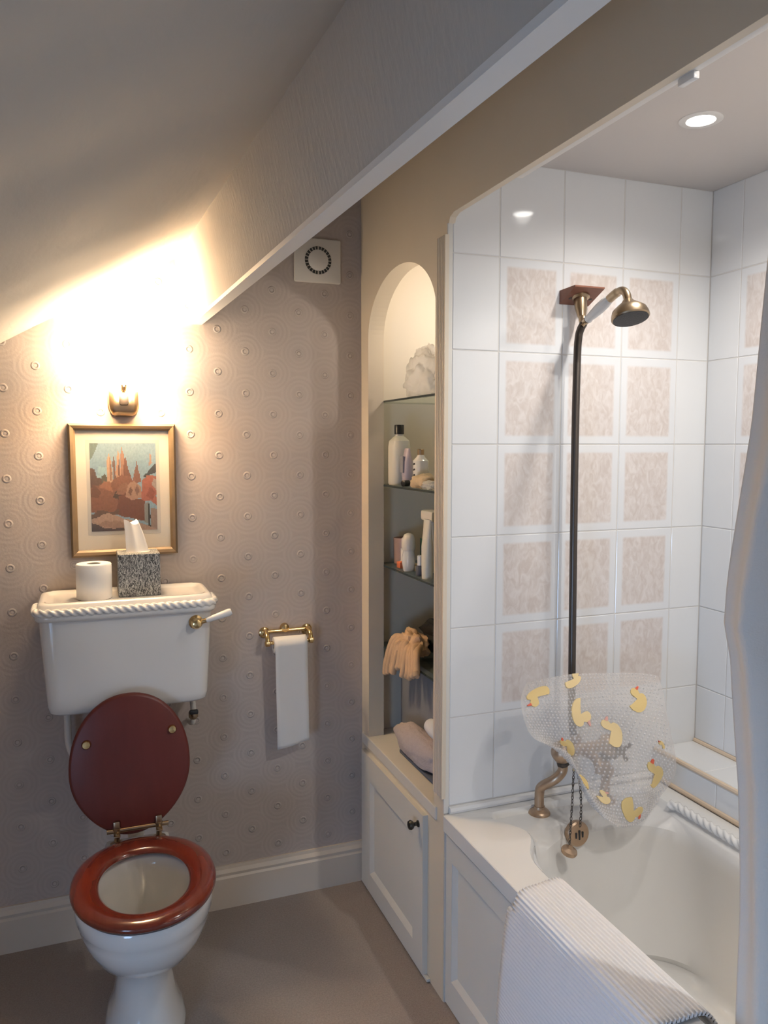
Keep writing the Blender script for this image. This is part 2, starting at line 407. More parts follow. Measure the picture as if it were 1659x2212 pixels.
# partition with arched niche opening and lintel over the bath
def yz(x): return lambda u, v, h: (x + h, u, v)
T = .056
outer = [(D, .0), (D, ZT), (YE, ZT), (YE, 0)]
HT = .018
header = [(YE, ZT), (YR, ZT), (YR, 0), (YN, 0), (YN, 2.170), (YE - .035, 2.170), (YE - .012, 2.163), (YE - .003, 2.146), (YE, 2.12)]
struct(plate([header], HT, yz(XP + HT / 2)).build('wall_header', 'magnolia', smooth=False), 'cream painted header over the bath opening')
ay, ah = 2.254, .275
arch = [(ay - ah, .530), (ay + ah, .530)] + arc(ay, 1.93, ah, .185, 0, PI, 40)
struct(plate([outer, arch], T, yz(XP + T / 2)).build('wall_partition', 'magnolia', smooth=False), 'cream painted partition with arched niche opening')
# niche lining
b = B(); NX = 1.42
b.box(XP + T, NX, D - .012, D + .05, .0, 2.42); b.box(NX, NX + .04, 1.94, D, 0, 2.42); b.box(XP + T, NX, 1.935, 1.955, 0, 2.42); b.box(XP + T, NX, 1.955, D - .012, 2.38, 2.42)
struct(b.build('wall_niche', 'cream_in', smooth=False), 'cream painted inside of the arched niche')
struct(B().box(XP - .006, NX, 1.955, D - .012, .515, .553, .003).build('trim_2', 'cream', smooth=False), 'painted board forming the niche floor')
# fluted pilaster
prof = []
ys = [1.902 + .060 * i / 72 for i in range(73)]
for y in ys:
    t = (y - 1.902) / .060
    dep = 0
    if .10 < t < .90: dep = .0062 * max(0, math.sin((t - .10) / .80 * 5 * 2 * PI - .5)) ** .8
    prof.append((XP - .011 + dep, y))
prof += [(XP, 1.962), (XP, 1.902)]
b = B(); b.loft([[(x, y, z) for x, y in prof] for z in (.60, 2.12)], True, True, True)
struct(b.build('trim_3', 'magnolia', angle=30), 'cream fluted pilaster strip between niche and bath')
# alcove walls
we = struct(B().box(XP + .002, XS + .06, YE - .0036, YE + .03, 0, ZA + .02).build('wall_end', 'grout', smooth=False), 'tiled end wall of the bath alcove')
ws = struct(B().box(XS - .0036, XS + .06, YN, YE, 0, ZA + .02).build('wall_right', 'grout', smooth=False), 'tiled long wall of the bath alcove')
struct(B().box(XP, XS + .06, YN - .05, YN, 0, ZA + .02).build('wall_front', 'tile', smooth=False))
struct(B().box(XP + HT, XS + .06, YN, YE + .03, ZA, ZA + .05).build('ceiling_alcove', 'alc_ceil', smooth=False), 'plain ceiling over the bath')
cache = {}
def tile(parent, axis, a0, a1, z0, z1, m):
    g = .0011; wd, ht = round(a1 - a0 - 2 * g, 4), round(z1 - z0 - 2 * g, 4)
    k = (axis, wd, ht, m)
    if k not in cache:
        b = B()
        if axis == 'x': b.box(-wd / 2, wd / 2, -.005, .004, -ht / 2, ht / 2, .0016, 1)
        elif axis == 'y': b.box(-.005, .004, -wd / 2, wd / 2, -ht / 2, ht / 2, .0016, 1)
        else: b.box(-wd / 2, wd / 2, -ht / 2, ht / 2, -.004, .004, .0016, 1)
        cache[k] = b.mesh('tile', smooth=False); cache[k].materials.append(M[m])
    o = bpy.data.objects.new('tile', cache[k]); COL.objects.link(o); o.parent = parent
    return o
zs = [.576, .826, 1.076, 1.326, 1.576, 1.826, 2.076, ZA]
xs = [XP + .012, 1.055, 1.255, 1.455, 1.655, XS - .004]
rj = random.Random(3)
for i in range(5):
    for j in range(7):
        pat = 1 <= i <= 3 and 1 <= j <= 5
        o = tile(we, 'x', xs[i], xs[i + 1], zs[j], zs[j + 1], 'ptx' if pat else 'tile')
        o.location = ((xs[i] + xs[i + 1]) / 2, YE + rj.uniform(-.0003, .0003), (zs[j] + zs[j + 1]) / 2)
ys = [YE - .006, 1.785] + [1.785 - .2 * k for k in range(1, 9)]; ys[-1] = YN + .002
zs2 = [.655] + zs[1:]
for i in range(9):
    for j in range(7):
        pat = i in (1, 2, 3, 5, 6, 7) and 1 <= j <= 5
        o = tile(ws, 'y', ys[i + 1], ys[i], zs2[j], zs2[j + 1], 'pty' if pat else 'tile')
        o.location = (XS + rj.uniform(-.0003, .0003), (ys[i] + ys[i + 1]) / 2, (zs2[j] + zs2[j + 1]) / 2)
# edge trim of end wall
struct(B().box(XP - .003, XP + .012, YE - .005, YE + .003, ZR, 2.15, .002).build('trim_4', 'cream', smooth=False), 'narrow white edge strip beside the tiles')
struct(B().tube([(XP + .012, YE - .007, ZR + .009), (XS - .01, YE - .007, ZR + .009)], .011, 8).build('trim_5', 'wsealant'), 'white sealant bead above the bath')
# tiled ledge along the long wall
LX = 1.612; LZ = .645
lg = struct(B().box(LX - .0016, XS - .004, YN, YE - .004, 0, LZ + .0004).build('wall_ledge', 'grout', smooth=False), 'low tiled ledge behind the bath')
for k in range(9):
    y1 = YE - .006 - .2 * k; y0 = max(y1 - .2, YN + .002)
    o = tile(lg, 'z', LX + .012, XS - .006, y0, y1, 'tile'); o.location = ((LX + XS) / 2 + .003, (y0 + y1) / 2, LZ - .002)
    o = tile(lg, 'y', y0 - .06 if k < 8 else y0, y1 - .06 if k else y1, ZR + .008, LZ - .008, 'tile'); o.location = (LX + .002, (y0 + y1) / 2 - (.06 if 0 < k < 8 else .03), (ZR + LZ) / 2)
for k, (x, z) in enumerate(((XS - .006, LZ + .005), (LX + .003, LZ - .002), (LX - .004, ZR + .008))):
    struct(B().tube([(x, YE - .008, z), (x, YN + .01, z)], .0072, 8).build('trim_%d' % (6 + k), 'sealant'), 'tan coloured sealant line along the tiled ledge')

# ================================================================== BATH
bath = thing('bathtub', 'white fitted bathtub with rope moulded rim in the tiled alcove', 'bathtub', (1.25, 1.0, 0))
cxb, cyb = 1.255, 1.03
def inner(x0, x1, y0, y1, z, r0, bump=0.0, r1=None):
    """rounded rectangle traced with matching point counts; r0 near corners, r1 far (tap end) corners"""
    r1 = r0 if r1 is None else r1; out = []
    def side(p, q, k):
        for i in range(k): t = (i + .5) / k; out.append((p[0] + (q[0] - p[0]) * t, p[1] + (q[1] - p[1]) * t))
    def corner(cx_, cy_, r, a0):
        for i in range(13): a = a0 + PI / 2 * i / 12; out.append((cx_ + r * math.cos(a), cy_ + r * math.sin(a)))
    corner(x1 - r1, y1 - r1, r1, 0); side((x1 - r1, y1), (x0 + r1, y1), 20)
    corner(x0 + r1, y1 - r1, r1, PI / 2); side((x0, y1 - r1), (x0, y0 + r0), 70)
    corner(x0 + r0, y0 + r0, r0, PI); side((x0 + r0, y0), (x1 - r0, y0), 20)
    corner(x1 - r0, y0 + r0, r0, 1.5 * PI); side((x1, y0 + r0), (x1, y1 - r1), 70)
    res = []
    for px, py in out:
        if bump and px < (x0 + x1) / 2: px += bump * math.exp(-((py - 1.735) / .085) ** 2) * min(1, max(0, (1.25 - px) / .15))
        res.append((px, py, z))
    return res
def outer_ring(x0, x1, y0, y1, z): return inner(x0, x1, y0, y1, z, .004)
X0, X1, Y0, Y1 = .897, LX - .002, YN + .004, YE - .008
rings = [outer_ring(X0 + .004, X1, Y0, Y1, ZR - .048), outer_ring(X0, X1, Y0, Y1, ZR - .044), outer_ring(X0, X1, Y0, Y1, ZR - .002), outer_ring(X0 + .002, X1 - .002, Y0 + .002, Y1 - .002, ZR),
         inner(.995, 1.53, .30, 1.868, ZR, .09, .070, .035), inner(1.001, 1.524, .306, 1.862, ZR - .005, .09, .070, .035), inner(1.006, 1.518, .312, 1.856, ZR - .015, .09, .070, .035),
         inner(1.010, 1.514, .318, 1.800, ZR - .017, .10, .066, .06), inner(1.014, 1.510, .324, 1.765, ZR - .021, .11, .058, .10), inner(1.022, 1.502, .335, 1.742, ZR - .042, .12, .045, .14)]
for i in range(1, 9):
    t = i / 8
    rings.append(inner(1.022 + .055 * t, 1.502 - .045 * t, .335 + .22 * t, 1.742 - .10 * t ** 1.3, ZR - .042 - .30 * t, .13, .045 * (1 - t), .15 + .02 * t))
for i in range(1, 6):
    a = i / 5 * PI / 2
    rings.append(inner(1.077 + .05 * (1 - math.cos(a)), 1.457 - .05 * (1 - math.cos(a)), .555 + .06 * (1 - math.cos(a)), 1.642 - .06 * (1 - math.cos(a)), ZR - .342 - .055 * math.sin(a), .12, 0, .14))
for q in (.6, .25):
    rings.append([(cxb + (p[0] - cxb) * q, 1.05 + (p[1] - 1.05) * q, ZR - .402 - .004 * (1 - q)) for p in rings[-1 if q == .6 else -2]])
b = B(); b.loft(rings, True, False, True); b.build('tub', 'tub', bath, angle=36)
path = [(1.530, 1.70 - .0035 * k, ZR + .006) for k in range(380)]
pre = [(1.530 - .012 * math.sin(a), 1.70 + .018 * a, ZR + .006) for a in [1.2 - .1 * i for i in range(12)]]
B().tube(pre + path, .0115, 18, True, 3, 2 * PI / .024, .20).build('rope_moulding', 'tub', bath, angle=70)
# front panel of the bath
pn = None
def framed(parent, xfront, y0, y1, z0, z1, py0, py1, pz0, pz1, name):
    """frame with recessed field, moulding strips around it"""
    o = plate([[(y0, z0), (y1, z0), (y1, z1), (y0, z1)], [(py0, pz0), (py1, pz0), (py1, pz1), (py0, pz1)]], .02, yz(xfront + .01)).build(name, 'cream', parent, smooth=False)
    B().box(xfront + .012, xfront + .018, py0 - .004, py1 + .004, pz0 - .004, pz1 + .004).build('field', 'cream', parent, smooth=False)
    m = .016
    def wedge(pts): return B().add(pts, [[0, 1, 2], [5, 4, 3], [0, 3, 4, 1], [1, 4, 5, 2], [2, 5, 3, 0]])
    xa, xb = xfront + .001, xfront + .0125
    for (za, s_) in ((pz0, 1), (pz1, -1)):
        wedge([(xa, py0, za), (xb, py0, za), (xb, py0, za + m * s_), (xa, py1, za), (xb, py1, za), (xb, py1, za + m * s_)]).build('moulding', 'cream', parent, smooth=False)
    for (ya_, s_) in ((py0, 1), (py1, -1)):
        wedge([(xa, ya_, pz0), (xb, ya_, pz0), (xb, ya_ + m * s_, pz0), (xa, ya_, pz1), (xb, ya_, pz1), (xb, ya_ + m * s_, pz1)]).build('moulding', 'cream', parent, smooth=False)
    return o
pn = bpy.data.objects.new('front_panel', None); COL.objects.link(pn); pn.parent = bath
pn['label'] = 'cream panelled front below the rim'
framed(pn, XP + .005, YN + .004, YE - .004, .004, .496, .95, 1.868, .086, .430, 'frame')
# ribbed bath mat over the rim
prof = []
pts = [(1.055, .50), (1.030, .545), (1.004, ZR + .011), (.95, ZR + .012), (.905, ZR + .012), (.884, ZR - .004), (.872, .50), (.866, .42), (.864, .30), (.866, .20), (.868, .09)]
sp = smoothpath([(p[0], 0, p[1]) for p in pts], 40)
L = [0]
for i in range(1, len(sp)): L.append(L[-1] + (sp[i] - sp[i - 1]).length)
def mat_profile(y):
    fl = 1.0; outp = []
    for i, p in enumerate(sp):
        tng = (sp[min(i + 1, len(sp) - 1)] - sp[max(i - 1, 0)]).normalized(); nn = Vector((-tng.z, 0, tng.x))
        if nn.z < 0 and nn.x > 0: nn = -nn
        top = p.z > .52
        rib = (.0013 if top else .0011) * math.sin(2 * PI * L[i] / .0096)
        hang = max(0, .53 - p.z) if p.x < .95 else 0
        yy = y + hang * .06 * (1 if y > 1.2 else .4) + (.018 * (1 - min(1, (p.x - .88) / .12)) if top and y > 1.2 else 0) * -1.0
        wob = .006 * noise.noise(Vector((y * 4, p.z * 5, 2))) * min(1, hang * 6) - hang * .02
        outp.append(Vector((p.x - wob * 0 + min(0, wob), yy, p.z)) + Vector((-abs(nn.x) * (1 if p.x < .95 else -1), 0, abs(nn.z))).normalized() * rib)
    return outp
rows = [mat_profile(1.505 - (1.505 - 1.035) * i / 24) for i in range(25)]
bm_ = B(); bm_.loft(rows, close=False)
me = bm_.build('bath_mat', 'cotton', origin=(.88, 1.2, ZR), angle=80)
sm = me.modifiers.new('thick', 'SOLIDIFY'); sm.thickness = .006; sm.offset = -1
tag(me, 'white ribbed cotton bath mat hanging over the bathtub rim', 'bath mat')

# ================================================================== CUPBOARD UNDER THE NICHE
cp = thing('cupboard', 'small cream cupboard with panelled door and pewter knob under the niche', 'cupboard', (XP, 2.25, 0))
dr = framed(cp, XP - .016, 2.020, 2.562, .012, .500, 2.095, 2.478, .080, .412, 'door')
kb = B().lathe((XP - .016, 2.052, .462), (-1, 0, 0), [(.010, 0), (.010, .003), (.0055, .006), (.0055, .014), (.012, .019), (.0145, .025), (.012, .031), (.004, .034)], 20)
kb.build('knob', 'knob', dr)
B().box(XP - .012, XP - .001, 1.995, 2.58, .004, .012).build('plinth', 'cream', cp, smooth=False)

# ================================================================== TOILET
cx = .112
wc = thing('toilet', 'white toilet pan with raised mahogany lid and mahogany seat', 'toilet', (cx, 2.12, 0))
def egg(cy, hx, hyf, hyb, z, n=64, e=2.15, xoff=0.0):
    r = []
    for k in range(n):
        t = 2 * PI * k / n; c, s_ = math.cos(t), math.sin(t)
        hy = hyb if s_ > 0 else hyf
        r.append((cx + xoff + hx * math.copysign(abs(c) ** (2 / e), c), cy + hy * math.copysign(abs(s_) ** (2 / e), s_), z))
    return r
prof = [(2.14, .105, .135, .20, 0.0), (2.14, .105, .135, .20, .012), (2.14, .098, .128, .19, .03), (2.14, .090, .118, .185, .05), (2.145, .079, .105, .18, .09), (2.15, .073, .098, .175, .14), (2.15, .074, .102, .175, .18), (2.14, .083, .120, .18, .205), (2.12, .108, .160, .19, .245), (2.09, .135, .200, .20, .29), (2.07, .154, .215, .205, .335), (2.06, .164, .222, .205, .372), (2.06, .167, .224, .205, .39), (2.06, .171, .228, .207, .395), (2.06, .172, .229, .207, .428), (2.06, .169, .226, .204, .434)]
rings = [egg(*p) for p in prof]
for p in [(2.05, .126, .178, .160, .434), (2.05, .118, .170, .150, .428), (2.05, .116, .168, .148, .39), (2.06, .108, .155, .135, .34), (2.075, .092, .13, .115, .29), (2.09, .072, .10, .09, .25), (2.10, .050, .07, .065, .215), (2.10, .035, .05, .045, .17)]:
    rings.append(egg(*p))
b = B(); b.loft(rings, True, True, True); b.build('pan', 'pan', wc, angle=60)
B().lathe((cx, 2.09, .262), (0, 0, 1), [(.078, -.001), (.078, 0)], 40).build('water', mat('toilet_water', (0.42, 0.43, 0.40), 0.03), wc)
B().tube(smoothpath([(cx, 2.27, .36), (cx, 2.36, .37), (cx, 2.43, .42), (cx, 2.46, .52), (cx, 2.46, .794)]), .024, 14).build('flush_pipe', 'plastic', wc)
B().box(cx - .09, cx + .09, 2.23, 2.335, .395, .434, .012).build('rear_shelf', 'pan', wc)
# seat ring: rounded annulus
rings = []
for k in range(16):
    a = 2 * PI * k / 16; t = .5 - .5 * math.cos(a); zz = .452 + .0155 * math.sin(a)
    tt = t
    rings.append(egg(2.045 + .004 * tt, .112 + .069 * tt, .163 + .068 * tt, .138 + .085 * tt, zz, 72, 2.1))
rings.append(rings[0])
seat = B().loft(rings).build('seat', 'mahog', wc, angle=80)
# lid, standing up, egg outline, slightly tilted back
def lidpt(u, v, h):
    t = math.radians(5.0)
    return (cx - .014 + u, 2.302 + v * math.sin(t) - h * math.cos(t), .456 + v * math.cos(t) + h * math.sin(t))
out = []
for k in range(72):
    t = 2 * PI * k / 72; c, s_ = math.cos(t), math.sin(t)
    vv = .195 + (.212 if s_ > 0 else .195) * math.copysign(abs(s_) ** .96, s_)
    wdt = .167 * abs(c) ** .96 * (1 if s_ > 0 else 1 - .16 * (-s_) ** 2)
    out.append((math.copysign(wdt, c), vv))
sc_ = lambda q: [(p[0] * q, .2 + (p[1] - .2) * q) for p in out]
rr = [(.965, -.011), (.99, -.008), (1.0, -.002), (1.0, .003), (.985, .008), (.95, .0105), (.5, .0115), (.02, .0118)]
b = B(); b.loft([[lidpt(u, v, h) for u, v in sc_(q)] for q, h in rr], True, True, True)
lid = b.build('lid', 'mahog2', wc, angle=60)
for u, v in ((-.118, .275), (.118, .29)):
    a = Vector(lidpt(u, v, .0105)); d = Vector(lidpt(u, v, .03)) - a
    B().lathe(a, d, [(.013, 0), (.013, .004), (.010, .009), (.004, .010)], 18).build('buffer', 'brass_b', lid)
# hinges
B().tube([(cx - .085, 2.292, .476), (cx + .085, 2.292, .476)], .0065, 12).build('hinge_bar', 'brass', wc)
for dx in (-.058, .058):
    b = B(); b.lathe((cx + dx, 2.292, .434), (0, 0, 1), [(.019, 0), (.019, .006), (.008, .012), (.008, .036), (.011, .04), (.011, .05), (.003, .053)], 18)
    b.box(cx + dx - .009, cx + dx + .009, 2.284, 2.294, .47, .505, .003)
    b.box(cx + dx - .009, cx + dx + .009, 2.262, 2.292, .468, .472, .0015)
    b.build('hinge', 'brass', wc)
# cistern
ct = thing('cistern', 'white wall hung cistern with rope edged lid above the toilet', 'cistern', (.106, 2.48, .80))
ccx = .106
def rr_(hx, y0, y1, z, e=9): return sring(ccx, (y0 + y1) / 2, hx, (y1 - y0) / 2, z, 96, e)
rings = [rr_(.19, 2.41, 2.59, .796), rr_(.214, 2.388, 2.597, .798), rr_(.224, 2.379, 2.597, .806), rr_(.228, 2.376, 2.597, .825)]
for i in range(1, 8):
    t = i / 7; rings.append(rr_(.228 + .015 * t, 2.376 - .006 * t, 2.597, .825 + (1.078 - .825) * t))
b = B(); b.loft(rings, True, True, True); b.build('tank', 'china', ct, angle=60)
rings = [rr_(.243, 2.370, 2.597, 1.074), rr_(.250, 2.358, 2.598, 1.077), rr_(.254, 2.353, 2.598, 1.084), rr_(.254, 2.353, 2.598, 1.094), rr_(.249, 2.360, 2.598, 1.104), rr_(.244, 2.366, 2.598, 1.122), rr_(.238, 2.373, 2.596, 1.128), rr_(.226, 2.386, 2.590, 1.128), rr_(.218, 2.394, 2.582, 1.121), rr_(.205, 2.408, 2.572, 1.118)]
b = B(); b.loft(rings, True, True, True); b.build('cistern_lid', 'china', ct, angle=60)
rp = rr_(.2505, 2.3575, 2.60, 1.1035); m0 = [Vector(p) for p in rp]
k0 = [p for p in m0]; path = []
half = m0[48:] + [m0[0]]           # front half: from -x side round the front to +x side
path = [p for p in half]
dense = [path[0]]
for i in range(len(path) - 1):
    a, c = path[i], path[i + 1]; q = max(1, int((c - a).length / .003))
    for k in range(1, q + 1): dense.append(a.lerp(c, k / q))
B().tube(dense, .0105, 18, True, 3, 2 * PI / .022, .22).build('rope_moulding', 'china', ct, angle=70)
hl = B().lathe((.297, 2.372, 1.046), (0, -1, 0), [(.021, 0), (.021, .005), (.014, .009), (.014, .02), (.017, .024), (.012, .034), (.004, .037)], 20).build('flush_lever', 'brass_b', ct)
B().tube([(.303, 2.352, 1.048), (.328, 2.346, 1.055)], [.008, .007], 12).build('lever_collar', 'brass_b', hl)
B().tube([(.325, 2.346, 1.054), (.335, 2.344, 1.057), (.392, 2.338, 1.075), (.398, 2.338, 1.077)], [.0065, .0085, .0115, .009], 14).build('lever_handle', 'ceramic', hl)
pi_ = B().tube(smoothpath([(.298, 2.50, .80), (.298, 2.50, .765), (.300, 2.50, .73), (.298, 2.51, .69), (.292, 2.58, .675)]), .009, 12).build('inlet_pipe', 'plastic', ct)
B().lathe((.300, 2.50, .705), (0, 0, 1), [(.010, 0), (.015, .006), (.015, .022), (.010, .028)], 14).build('isolator_valve', 'brass', pi_)
B().box(.285, .312, 2.468, 2.482, .728, .742, .004).build('valve_lever', 'dark', pi_)
B().tube(smoothpath([(-.072, 2.53, .80), (-.072, 2.53, .74), (-.070, 2.53, .66), (-.05, 2.53, .615), (.0, 2.54, .60), (.05, 2.585, .60)], 6), .0105, 12).build('supply_pipe', 'plastic', ct)

# toilet roll standing on the cistern
tr = thing('toilet_roll', 'spare white toilet roll standing on the cistern lid', 'toilet roll', (.016, 2.478, 1.118))
c0 = (.016, 2.478, 1.1185)
B().lathe(c0, (0, 0, 1), [(.020, 0), (.048, 0), (.0505, .003), (.0505, .102), (.048, .105), (.022, .105), (.020, .103), (.020, 0)], 40, False, False).build('paper_roll', 'paper', tr)
B().lathe(c0, (0, 0, 1), [(.0198, .001), (.0198, .1045), (.0185, .1045), (.0185, .001)], 28, False, False).build('core', 'cardboard', tr)
# tissue box
tb = thing('tissue_box', 'black and white patterned tissue box on the cistern lid', 'tissue box', (.146, 2.525, 1.118))
B().box(.084, .206, 2.460, 2.573, 1.1185, 1.247, .002).build('box', 'squiggle', tb, smooth=False)
B().add(sring(.146, 2.525, .036, .03, 1.2475, 32), [list(range(32))]).build('opening', 'plastic', tb)
rows = []
for j in range(13):
    t = j / 12; r = []
    for k in range(33):
        a = 2 * PI * k / 33
        wx = .034 * (1 - .42 * t) + .004 * math.cos(3 * a + 2 * t); wy = .020 * (1 - .55 * t) * (1 + .35 * math.sin(4 * a + 1.5))
        r.append((.141 - .006 * t - .006 * t * t + wx * math.cos(a), 2.525 + wy * math.sin(a), 1.244 + .095 * t + .008 * math.sin(2 * a + .6) * t))
    rows.append(r)
B().loft(rows, True, False, True).build('tissue', 'paper', tb, angle=70)

# ================================================================== SCONCE
sn = thing('wall_light', 'lit brass wall light with bright shade above the picture', 'wall light', (.118, D, 1.70))
b = B(); pr = [(-.046, 1.745), (-.046, 1.69), (-.038, 1.668), (-.02, 1.660), (.02, 1.660), (.038, 1.668), (.046, 1.69), (.046, 1.745)]
b = plate([[(u + .118, v) for u, v in pr]], .014, lambda u, v, h: (u, D - .007 + h, v)); b.build('backplate', 'brass', sn, smooth=False)
b = B(); b.loft([[(.118 + hx * max(-1, min(1, 1.25 * math.cos(a))), D - .013 - hy * max(0, min(1, 1.2 * math.sin(a))), z) for a in [PI * i / 24 for i in range(25)]] + [(.118 - hx, D - .012, z), (.118 + hx, D - .012, z)] for z, hx, hy in ((1.664, .026, .020), (1.668, .034, .030), (1.680, .041, .038), (1.70, .043, .040), (1.738, .043, .040), (1.742, .040, .037))], True, True, True)
b.build('cup', 'brass', sn)
b = B(); b.box(.104, .132, D - .060, D - .040, 1.695, 1.735, .006); b.build('boss', 'bronze', sn)
B().tube([(.118, D - .045, 1.74), (.118, D - .075, 1.755), (.118, D - .085, 1.79)], .009, 12).build('arm', 'brass', sn)
b = B(); rings = []
for z, hx, hy in ((1.750, .136, .070), (1.765, .142, .074), (1.80, .141, .074), (1.86, .134, .070), (1.935, .122, .064)):
    rings.append([(.118 + hx * math.copysign(abs(math.cos(a)) ** .9, math.cos(a)), D - .082 + hy * math.sin(a), z) for a in [2 * PI * i / 40 for i in range(40)]])
b.loft(rings); b.build('shade', 'shade', sn)
lb = lamp('sconce_bulb', 'POINT', (.118, D - .085, 1.89), 15, (1.0, .80, .56), shadow_soft_size=.035)
lb2 = lamp('sconce_bulb_low', 'POINT', (.118, D - .105, 1.735), 0.8, (1.0, .80, .56), shadow_soft_size=.03)
# ================================================================== PICTURE
pc = thing('framed_picture', 'gilt framed print of a cathedral and red brick houses', 'picture', (.113, D, 1.225))
px0, px1, pz0, pz1 = -.046, .272, 1.228, 1.640
o_ = [(px0, pz0), (px1, pz0), (px1, pz1), (px0, pz1)]
def frame_bar(p, q, a, c):
    # mitred bar between outer edge p-q and inner edge a-c, rounded profile
    v = []
    for (u, z), (u2, z2) in ((p, a), (q, c)):
        for t, y in ((0, D - .001), (0, D - .018), (.3, D - .024), (.7, D - .021), (1, D - .014), (1, D - .001)):
            v.append((u + (u2 - u) * t, y, z + (z2 - z) * t))
    f = [[i, i + 1, i + 7, i + 6] for i in range(5)] + [[5, 0, 6, 11]] + [list(range(6)), list(range(6, 12))]
    return B().add(v, f)
i_ = [(px0 + .021, pz0 + .021), (px1 - .021, pz0 + .021), (px1 - .021, pz1 - .021), (px0 + .021, pz1 - .021)]
for k in range(4):
    frame_bar(o_[k], o_[(k + 1) % 4], i_[k], i_[(k + 1) % 4]).build('frame_bar', 'gilt', pc, smooth=False)
B().box(px0 + .015, px1 - .015, D - .007, D - .001, pz0 + .015, pz1 - .015).build('mount', 'mount', pc, smooth=False)
B().box(.004, .222, D - .0074, D - .0068, 1.294, 1.590).build('mount_border', 'mount2', pc, smooth=False)
# the print: flat picture, colours per little cell
def inpoly(x, y, poly):
    r = False; j = len(poly) - 1
    for i in range(len(poly)):
        if (poly[i][1] > y) != (poly[j][1] > y) and x < (poly[j][0] - poly[i][0]) * (y - poly[i][1]) / (poly[j][1] - poly[i][1]) + poly[i][0]: r = not r
        j = i
    return r
def rgb(h): return tuple((c / 255 / 12.92 if c <= 10 else ((c / 255 + .055) / 1.055) ** 2.4) for c in (int(h[i:i + 2], 16) for i in (0, 2, 4)))
ART = [([(0, .45), (0, 1), (1, 1), (1, .45)], '7f9db0'),
       ([(0, .80), (.05, .84), (.09, .93), (.13, 1), (0, 1)], '5f7472'),
       ([(.10, .62), (.12, .74), (.30, .72), (.30, .6)], '8fb0bd'),
       ([(0, .5), (0, .72), (.06, .70), (.10, .62), (.16, .60), (.22, .62), (.30, .55), (.3, .4), (0, .4)], '5b463f'),
       ([(.17, .55), (.17, .62), (.22, .65), (.27, .58), (.27, .5)], '5a5a4c'),
       ([(.25, .55), (.25, .80), (.29, .90), (.32, .80), (.34, .55)], 'b3937c'), ([(.29, .58), (.30, .84), (.315, .84), (.32, .58)], '8a6c5c'),
       ([(.34, .55), (.345, .88), (.37, .78), (.39, .55)], '6d5750'),
       ([(.38, .55), (.40, .84), (.43, .93), (.45, .82), (.46, .55)], 'b08a74'), ([(.45, .5), (.46, .86), (.485, .96), (.51, .86), (.53, .55)], '93705f'),
       ([(.42, .58), (.425, .82), (.44, .82), (.445, .58)], '6e5348'),
       ([(.50, .55), (.51, .82), (.53, .84), (.585, .68), (.62, .58)], '744e42'), ([(.62, .52), (.66, .66), (.70, .79), (.74, .66), (.77, .56)], '7c574c'),
       ([(.28, .52), (.34, .58), (.46, .64), (.60, .62), (.64, .56), (.62, .44), (.3, .44)], '7f5748'),
       ([(.78, .62), (.86, .66), (.97, .76), (1, .77), (1, .66), (.86, .62)], '3d4047'), ([(.88, .74), (.915, .90), (.94, .78)], 'a08074'),
       ([(0, .22), (0, .50), (.1, .52), (.2, .55), (.32, .56), (.40, .44), (.40, .22)], '7d5545'), ([(.12, .5), (.2, .57), (.3, .57), (.33, .45)], '92654f'), ([(0, .40), (.03, .55), (.16, .44), (.1, .38)], '67463b'),
       ([(.33, .38), (.38, .46), (.50, .40), (.48, .34)], '473732'),
       ([(.36, .18), (.42, .40), (.56, .45), (.62, .38), (.82, .34), (.84, .10), (.5, .16)], '6a4237'), ([(.38, .42), (.44, .52), (.54, .55), (.58, .46), (.5, .42)], '83604f'),
       ([(.52, .40), (.56, .52), (.66, .57), (.76, .50), (.78, .38), (.62, .34)], '9b7c6c'), ([(.56, .44), (.60, .50), (.64, .46), (.60, .40)], '6d5145'), ([(.66, .46), (.70, .52), (.74, .46), (.70, .40)], '795c50'),
       ([(.76, .34), (.78, .58), (.86, .63), (1, .62), (1, .28), (.90, .34)], '9a5c4e'), ([(.93, .52), (.96, .60), (1, .58), (1, .46)], '9c8f8a'), ([(.84, .40), (.9, .5), (.98, .44), (.94, .34)], '86493f'),
       ([(.80, .10), (.81, .30), (.87, .32), (.88, .06)], '7d8484'), ([(.86, .04), (.865, .30), (.895, .30), (.90, .03)], '2f3132'), ([(.90, .03), (.91, .26), (1, .24), (1, 0)], '8d7a72'),
       ([(0, .19), (.10, .24), (.34, .22), (.42, .26), (.40, .18), (0, .14)], '5c4a42'),
       ([(0, .02), (0, .14), (.12, .17), (.26, .21), (.40, .16), (.60, .12), (.86, .05), (1, .0), (.6, 0)], 'a38a7c'), ([(.06, .06), (.2, .12), (.5, .10), (.7, .06), (.4, .03)], '93786b'),
       ([(0, 0), (0, .10), (.08, .08), (.20, .03), (.52, .03), (.56, 0)], '4d4244')]
GX, GY = 72, 92; a0x, a1x, a0z, a1z = .015, .211, 1.306, 1.580
vv = [(a0x + (a1x - a0x) * i / GX, D - .0080, a0z + (a1z - a0z) * j / GY) for j in range(GY + 1) for i in range(GX + 1)]
ff = [[j * (GX + 1) + i, j * (GX + 1) + i + 1, (j + 1) * (GX + 1) + i + 1, (j + 1) * (GX + 1) + i] for j in range(GY) for i in range(GX)]
pr_ = B().add(vv, ff).build('print', 'print', pc, smooth=False)
ca = pr_.data.color_attributes.new('Col', 'FLOAT_COLOR', 'CORNER'); ra = random.Random(5)
cols = []
